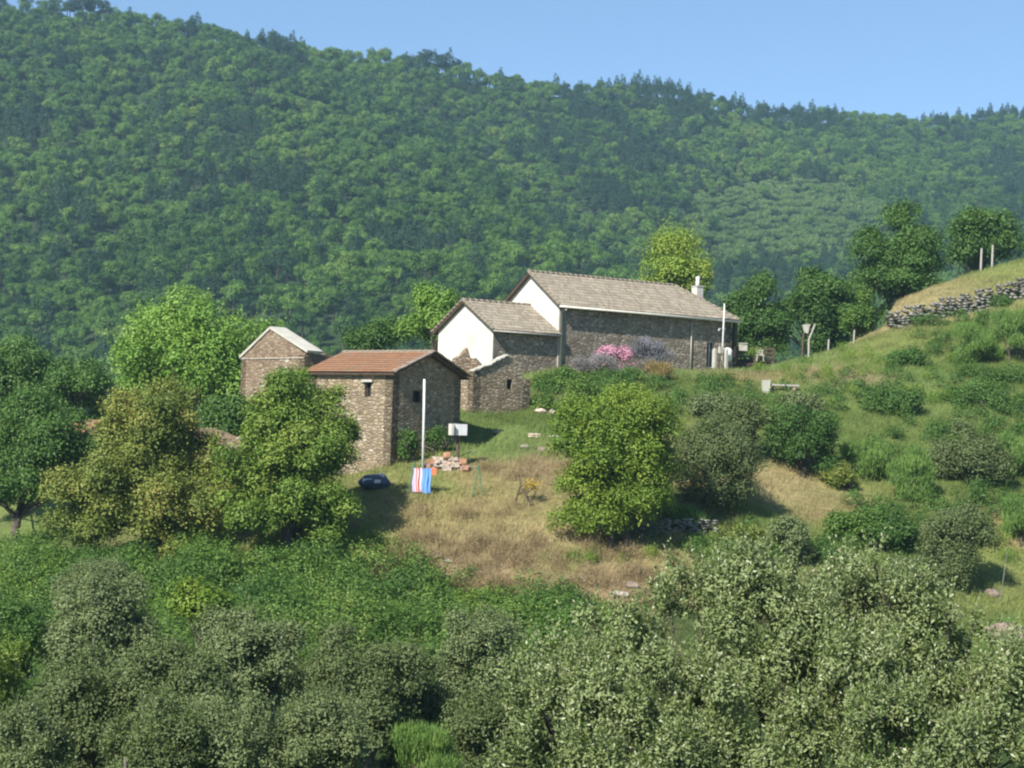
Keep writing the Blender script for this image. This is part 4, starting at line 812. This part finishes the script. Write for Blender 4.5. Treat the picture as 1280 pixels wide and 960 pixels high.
# white panel + brick pile
c_ = at(573, 537, 87.4); e = empty('white_cabinet', V(c_[0], c_[1], g(c_[0], c_[1])), 'open white cabinet propped above the brick pile at the shed corner', 'cabinet')
cA = V(.9, .44, 0); cB = V(-.44, .9, 0)
mb = MB(); mb.box(c_+cA*.12, cA*.3, cB*.12, Z*.28, .01); mb.out('body', M['white'], e)
mb = MB(); mb.box(c_-cA*.43-cB*.1, cA*.06, cB*.2, Z*.28, .01); mb.out('door', M['render_side'], e)
mb = MB(); mb.box(c_-cA*.27, cA*.09, cB*.1, Z*.26); mb.out('shelf', M['galv'], e)
mb = MB(); mb.tube([c_-Z*.28, V(c_[0], c_[1], g(c_[0], c_[1])-.1)], .09, 6); mb.out('post', M['wood'], e)
bc = gp(557, 86.9); mb = MB(); bp = []
for r_ in range(4):
    for i in range(8-r_):
        p = bc+V(-.85+i*.25+r_*.1, rng.normal()*.06+.05*i, .10+r_*.17); mb.box(p, V(.11+.02*rng.random(), .02, 0), V(-.02, .12, 0), Z*(.07+.015*rng.random()), .04)
bpile = mb.out('brick_pile', M['brick_pale'], None, org=bc); tag(bpile, 'pile of orange and pale bricks at the foot of the shed gable', 'brick pile', )
for p in ((-.95, 0, .2), (-.8, 0, .45), (.92, .2, .2), (.8, .2, .5), (.0, .1, .8)):
    mb = MB(); mb.box(bc+V(*p), V(.16, .03, 0), V(-.03, .15, 0), Z*.13, .05); mb.out('brick', M['brick'], bpile)
# laundry
lz = 1.35
def aframe(px, py, d, label, h=1.55):
    p = gg(px, py); e = empty('clothesline_post', p, label, 'clothesline post', 'green clothesline posts on the dry lawn')
    for s in (-1, 1): mb = MB(); mb.tube([p+V(s*.28, s*.06, -.1), p+V(0, 0, h)], .026, 6); mb.out('leg', M['green_metal'], e)
    mb = MB(); mb.tube([p+V(0, -.35, h), p+V(0, .35, h)], .022, 6); mb.out('crossbar', M['green_metal'], e); return p+V(0, 0, h)
t1 = aframe(517, 619, 84, 'green metal clothesline post beside the hanging towels'); t2 = aframe(597, 623, 84, 'green metal clothesline post standing alone to the right of the towels')
mb = MB(); n = 10; mb.tube([t1+(t2-t1)*i/n-Z*.12*4*(i/n)*(1-i/n) for i in range(n+1)], .008, 4)
tag(mb.out('clothesline', M['galv'], None, org=t1), 'thin line strung between the two green posts', 'clothesline')
def towel(name, label, px0, px1, py0, py1, d, mat):
    nx, nz = 14, 12; P = []; vv = []
    for j in range(nz):
        for i in range(nx):
            u = i/(nx-1); w = j/(nz-1); p = at(px0+(px1-px0)*u, py0+(py1-py0)*w, d+.05*sin(u*9)*w+.03*sin(u*17+w*3)); P.append(p+V(.02*sin(w*7), 0, 0)); vv.append(u)
    P = np.array(P); q = [(j*nx+i, j*nx+i+1, (j+1)*nx+i+1, (j+1)*nx+i) for j in range(nz-1) for i in range(nx-1)]; n = len(P); Pb = P+V(0, .025, 0)
    q2 = [tuple(k+n for k in f[::-1]) for f in q]
    o = mk(name, np.r_[P, Pb], quads=np.array(q+q2), mat=mat, org=P[0], smooth=True, attrs={'v': ('FLOAT', np.r_[vv, vv])}); return tag(o, label, 'towel')
dT = t1[1]-.03
towel('striped_towel', 'towel with lilac, white and red stripes hanging left of the blue one', 515.5, 527.5, 585, 615, dT, M['stripes'])
towel('blue_towel', 'plain blue towel hanging right of the striped one', 527.8, 538.5, 585.5, 617, dT-.02, M['blue_cloth'])
c_ = at(542.5, 589, dT); mb = MB(); mb.hexa([c_+V(*v) for v in ((-.1,-.05,-.18),(.1,-.05,-.18),(.1,.05,-.18),(-.1,.05,-.18))], [c_+V(*v) for v in ((-.13,-.07,.12),(.13,-.07,.12),(.13,.07,.12),(-.13,.07,.12))]); mb.tube([c_+V(-.12,0,.12), c_+V(0,0,.2), c_+V(.12,0,.12)], .012, 5)
tag(mb.out('peg_bag', M['orange'], None, org=c_), 'small orange peg bag next to the blue towel', 'bag')
# tarp heap in shade
c_ = gg(466, 612); mb = MB(); mb.rock(c_+Z*.35, (.75, .5, .45), 3); tp = mb.out('tarpaulin_heap', M['blue_tarp'], None, True, org=c_); tag(tp, 'blue grey tarpaulin heap in the tree shade by the shed corner', 'tarpaulin')
mb = MB(); mb.box(c_+V(-.25, -.5, .45), V(.2, .03, 0), V(0, .02, 0), Z*.08, .03); mb.box(c_+V(.25, -.5, .42), V(.14, .02, 0), V(0, .02, 0), Z*.08, .03); mb.out('white_patch', M['white'], tp)
# loose rocks
RK = [(681,505,.22,.35,'white','white upright stone at the right corner of the hut'),(676,516,.42,.25,'brick_pale','pinkish rubble heap below the white stone'),(690,517,.3,.2,'rock','pale flat rock right of the pinkish rubble heap'),
 (668,546,.5,.16,'brick_pale','flat peach coloured slab on the upper lawn'),(695,547,.42,.14,'coping','pale grey slab on the lawn close to the golden tree'),(655,560,.3,.18,'rock','small grey rock under the peach slab'),
 (676,563,.32,.16,'rock_brown','dull brown rock to the right of small grey rock'),(622,541,.4,.1,'rock','thin pale stone in the grass below the hut'),(610,556,.22,.14,'rock_brown','lone brown stone near the shed right corner'),
 (592,566,.2,.12,'rock_brown','tiny brown stone right of the brick pile'),(730,728,.24,.22,'rock','pale stone low on the steep brown bank'),(775,746,.6,.25,'rock','grey rock outcrop at the foot of the brown bank'),(790,735,.4,.25,'rock_brown','brown outcrop above the grey one'),
 (545,697,.4,.2,'rock_brown','dark stone half buried in left part of bank'),(560,703,.25,.15,'rock','pale stone beside the half buried dark one'),(1257,800,1.2,.6,'rock_brown','large brown rock in the lower right bank'),(1240,745,.5,.3,'rock_brown','rock beside the thin leaning pole')]
for px, py, r, h, mt, lab in RK:
    p = gg(px, py); mb = MB(); mb.rock(p+Z*h*.35, (r*.8, r*.6, h*.8), 2); tag(mb.out('rock', M[mt], None, org=p), lab, 'rock', 'loose rocks on the slope')
# thin leaning pole at right, beam
p0 = at(1249, 752, 78.5); p1 = at(1259, 690, 78.5); mb = MB(); mb.tube([p0-Z*.3, p1], [.02, .015], 6); tag(mb.out('thin_pole', M['rock_grey'], None, org=p0), 'thin grey leaning pole in front of dark shade at right', 'pole')
p0 = at(1255, 788, 74); mb = MB(); mb.box(p0+V(.6, 0, 0), V(.75, .1, 0), V(-.02, .12, 0), Z*.07, .02); tag(mb.out('beam', M['wood_grey'], None, org=p0), 'grey beam lying across the lower right bank', 'beam')

# ------------------------------------------------------------------ far wood
def ftree(kind, hgt, rad, n, size):
    if kind == 'pine':
        cl = []
        for j in range(16):
            t = j/15; z = hgt*(.3+.68*t); rr = rad*(1.05-.9*t)**.8
            for _ in range(5 if t < .8 else 2):
                a_ = rng.random()*2*pi; cl.append([cos(a_)*rr*.7, sin(a_)*rr*.7, z, rad*(.33-.17*t)])
        cl = np.array(cl)
    else:
        cl = ellip_clumps(V(0, 0, hgt*.58), (rad, rad, hgt*.44), 17, cr=(.28, .42), zmin=-.5)
    v, q, lv, cv = sprigs(cl, n, size, per=5, spread=1.4, aspect=.85, coh=1.6)
    mb = MB(); mb.tube([V(0, 0, -1.5), V(.1, 0, hgt*.4), V(0, .1, hgt*.7)], [rad*.07, rad*.05, rad*.02], 6)
    tv = np.array(mb.v); tf = [f for f in mb.f if len(f) == 4]
    allv = np.r_[v, tv]; allq = np.r_[q, np.array(tf)+len(v)]
    z_ = np.zeros(len(tv)); return allv, allq, np.r_[lv, z_], np.r_[cv, z_], len(q)
FB = leafmat('wood leaves', (.045,.105,.02), (.135,.25,.04), (.21,.30,.055), objvar=.6)
FP = leafmat('pine needles', (.018,.05,.022), (.05,.105,.042), objvar=.45, trans=.1)
FL = leafmat('pale scrub leaves', (.10,.18,.05), (.20,.29,.09), objvar=.4)
src = []; srcinfo = [('broad', 8.5, 4.0, 3600, .30, FB), ('broad', 9.5, 3.6, 3600, .30, FB), ('broad', 7.5, 3.9, 3400, .30, FB), ('pine', 11.5, 2.7, 3000, .28, FP), ('pine', 12.5, 3.0, 3200, .28, FP), ('broad', 9, 3.3, 3000, .28, FP), ('broad', 4.6, 4.0, 2600, .30, FL)]
def crest(px, dd=4):
    D_ = float(ridgeD(px))+dd; x = (px-640)/F*D_; return V(x, D_, g(x, D_))
def onhill(px, py):
    ds = np.arange(360, 1150, 2.); v = fw+RR*(px-640)/F+UU*(480-py)/F; v = v/v[1]; P = v[None]*ds[:, None]; dz_ = P[:, 2]-gz(P[:, 0], P[:, 1]); i = int(np.argmax(dz_ < 0)); return P[i]
spots = [('broadleaf_tree', 178, 0, 'rounded tree breaking the ridge line near the upper left', crest(205)), ('broadleaf_tree', 0, 0, 'bushy tree on the ridge between upper left and the dark clump', crest(330)),
 ('broadleaf_tree', 0, 0, 'round topped tree on the ridge right of the dark clump', crest(600)), ('pine_tree', 0, 0, 'dark pine standing up on the ridge line right of centre', crest(760)),
 ('pine_tree', 0, 0, 'tall dark pine of the skyline clump above the farmhouse', crest(530, -3)), ('broadleaf_tree', 0, 0, 'dark rounded tree in the middle of the wooded hillside', onhill(410, 270)), ('broadleaf_tree', 0, 0, 'pale green low tree on the light hillside patch at right', onhill(960, 300))]
for (nm, _, _, lab, p), (kd, hh, rr, n, sz, mt) in zip(spots, srcinfo):
    v, q, lv, cv, nl = ftree(kd, hh, rr, n, sz)
    mi = np.zeros(len(q), int); mi[nl:] = 1
    o = mk(nm, v, quads=q, mats=[mt, M['bark']], matidx=mi, attrs={'v': ('FLOAT', lv), 'c': ('FLOAT', cv)})
    o.location = p; tag(o, lab, 'tree'); src.append(o)
def ccopy(i, p, lab, grp, s):
    o = src[i].copy(); COL.objects.link(o); o.location = p; o.scale = (s, s, s); o.rotation_euler = (0, 0, rng.random()*6); tag(o, lab, 'tree', grp); o.name = src[i].name.split('.')[0]; return o
for px, s in ((512, 1.1), (520, 1.3), (540, 1.3), (549, 1.2), (558, 1.05), (566, .9)): ccopy(5 if px != 549 else 4, crest(px, rng.random()*10-5), 'dark tree in the clump that crowns the skyline left of centre', 'dark skyline clump', s)
for px, s in ((70, 1.2), (85, 1.35), (100, 1.4), (113, 1.2)): ccopy(5, crest(px, -4), 'dark tree in the clump at the upper left photo edge', 'upper left skyline clump', s)
for px in (725, 740, 778, 800, 815, 832, 850, 870, 893, 915, 940, 962, 985, 1010, 1035, 1150, 1175, 1200, 1220, 1245, 1262, 1278): ccopy(4 if px % 2 else 3, crest(px, rng.random()*10-5), 'dark pine in the row along the right hand ridge', 'pines along the ridge', .6+.35*rng.random())
for px, py in ((400,265),(312,340),(205,150),(320,315),(200,165),(110,300),(15,105),(75,100),(870,245),(905,238),(935,355),(830,290),(585,285),(260,240),(485,205),(505,245),(365,120),(560,120),(110,365),(190,210),(850,240),(700,300),(1195,215),(740,260),(300,130),(640,210)):
    ccopy(4 if (px+py) % 3 else 5, onhill(px, py), 'dark conifer standing out among paler trees on the hillside', 'dark conifers in the wood', 1.+.35*rng.random())
# the rest of the wood as one object of scattered crowns
xs, ysc = [], []
y = 262.
while y < 1170:
    st = 4.8 if y > 330 else 6.4; xw = (y)*.36+20; x = -xw
    while x < xw: xs.append(x+rng.random()*st*.95); ysc.append(y+rng.random()*st*.95); x += st
    y += st
xs = np.array(xs); ysc = np.array(ysc); pxs = 640+F*xs/ysc; keep = ysc < ridgeD(pxs)+14; xs = xs[keep]; ysc = ysc[keep]; zs_ = gz(xs, ysc)
P = np.stack([xs, ysc, zs_], 1); pp = proj(P); keep = (pp[:, 1] < 600); P = P[keep]; pp = pp[keep]
nP = len(P); con = .8*fbm(P[:, 0]/38, P[:, 1]/60, 101)+.5*fbm(P[:, 0]/13, P[:, 1]/16, 5)
con += np.interp(pp[:, 1], [60, 160, 240, 480], [.14, .07, 0, -.03])*(pp[:, 0] > 700)
r_ = rng.random(nP); typ = np.where(con > .10, 3+(r_*2.99).astype(int), (r_*2.99).astype(int)); typ = np.where(rng.random(nP) < .06, 3+(r_*2.99).astype(int), typ)
pale = ((pp[:, 0]-985)/150)**2+((pp[:, 1]-285)/55)**2 < 1+.8*fbm(P[:, 0]/30, P[:, 1]/30, 7); typ = np.where(pale & (rng.random(nP) < .96), 6, typ)
scl = .45+.68*rng.random(nP)**1.4; 
me = bpy.data.meshes.new('wooded_hillside'); me.vertices.add(nP); me.vertices.foreach_set('co', P.astype(np.float32).ravel())
tone = .75*fbm(P[:, 0]/45, P[:, 1]/70, 211)+.45*fbm(P[:, 0]/11, P[:, 1]/14, 223)+.0
for nm, ty, dat in (('tone', 'FLOAT', tone), ('idx', 'INT', typ), ('scl', 'FLOAT', scl), ('rot', 'FLOAT', rng.random(nP)*6.28)):
    a_ = me.attributes.new(nm, ty, 'POINT'); a_.data.foreach_set('value', dat.astype(np.int32 if ty == 'INT' else np.float32))
wood = bpy.data.objects.new('wooded_hillside', me); COL.objects.link(wood); tag(wood, 'mixed broadleaf and pine wood covering the far hillside', kind='stuff')
ng = bpy.data.node_groups.new('scatter crowns', 'GeometryNodeTree'); ng.interface.new_socket('Geometry', in_out='INPUT', socket_type='NodeSocketGeometry'); ng.interface.new_socket('Geometry', in_out='OUTPUT', socket_type='NodeSocketGeometry')
gi = ng.nodes.new('NodeGroupInput'); go = ng.nodes.new('NodeGroupOutput'); iop = ng.nodes.new('GeometryNodeInstanceOnPoints'); jn = ng.nodes.new('GeometryNodeJoinGeometry')
for o in reversed(src):
    oi = ng.nodes.new('GeometryNodeObjectInfo'); oi.inputs['Object'].default_value = o; oi.inputs['As Instance'].default_value = True; oi.transform_space = 'ORIGINAL'; ng.links.new(oi.outputs['Geometry'], jn.inputs[0])
def attr(n, t):
    q = ng.nodes.new('GeometryNodeInputNamedAttribute'); q.data_type = t; q.inputs[0].default_value = n; return q.outputs[0]
ng.links.new(gi.outputs[0], iop.inputs['Points']); ng.links.new(jn.outputs[0], iop.inputs['Instance']); iop.inputs['Pick Instance'].default_value = True
ng.links.new(attr('idx', 'INT'), iop.inputs['Instance Index']); ng.links.new(attr('scl', 'FLOAT'), iop.inputs['Scale'])
cx = ng.nodes.new('ShaderNodeCombineXYZ'); ng.links.new(attr('rot', 'FLOAT'), cx.inputs[2]); ng.links.new(cx.outputs[0], iop.inputs['Rotation']); ng.links.new(iop.outputs[0], go.inputs[0])
wood.modifiers.new('scatter', 'NODES').node_group = ng
print('forest points', nP)

# ------------------------------------------------------------------ haze
bmx = MB(); bmx.box(V(0, 820, 150), V(1150, 0, 0), V(0, 900, 0), V(0, 0, 330))
m = bpy.data.materials.new('haze'); m.use_nodes = True; nt = m.node_tree
for x in list(nt.nodes): nt.nodes.remove(x)
pv = nt.nodes.new('ShaderNodeVolumePrincipled'); pv.inputs['Color'].default_value = (.5, .78, 1, 1); pv.inputs['Density'].default_value = .0002; pv.inputs['Anisotropy'].default_value = .1
ou = nt.nodes.new('ShaderNodeOutputMaterial'); nt.links.new(pv.outputs[0], ou.inputs['Volume'])
HAZE = True
if HAZE: tag(bmx.out('haze', m), kind='stuff')

# ------------------------------------------------------------------ sun, sky, camera
th = radians(55); el = radians(41)
sd = V(-cos(th)*cos(el), -sin(th)*cos(el), sin(el))
from mathutils import Vector, Matrix
l = bpy.data.lights.new('sun', 'SUN'); l.energy = 5.0; l.angle = radians(.53); l.color = (1, .955, .88); lo = bpy.data.objects.new('sun', l); COL.objects.link(lo)
lo.rotation_euler = Vector(sd).to_track_quat('Z', 'Y').to_euler()
w = bpy.data.worlds.new('World'); S.world = w; w.use_nodes = True; nt = w.node_tree; bg = nt.nodes['Background']
sk = nt.nodes.new('ShaderNodeTexSky'); sk.sky_type = 'NISHITA'; sk.sun_disc = False; sk.sun_elevation = el; sk.sun_rotation = math.atan2(sd[0], sd[1]); sk.altitude = 2000; sk.air_density = 1.05; sk.dust_density = .0; sk.ozone_density = 4.
nt.links.new(sk.outputs[0], bg.inputs[0]); bg.inputs[1].default_value = .1
cam = bpy.data.cameras.new('camera'); cam.sensor_width = 36; cam.lens = 36*F/1280; cam.clip_start = .1; cam.clip_end = 5000
co = bpy.data.objects.new('camera', cam); COL.objects.link(co)
mt = Matrix.Identity(4)
for i, c in enumerate((RR, UU, -fw)):
    for j in range(3): mt[j][i] = c[j]
co.matrix_world = mt; S.camera = co
S.view_settings.view_transform = 'Standard'; S.view_settings.look = 'None'; S.view_settings.exposure = .68; S.view_settings.gamma = 1
S.render.engine = 'CYCLES'; S.cycles.use_denoising = True; S.cycles.filter_width = 2.2
S.cycles.max_bounces = 5; S.cycles.diffuse_bounces = 3; S.cycles.transmission_bounces = 3; S.cycles.volume_bounces = 1; S.cycles.caustics_reflective = False; S.cycles.caustics_refractive = False
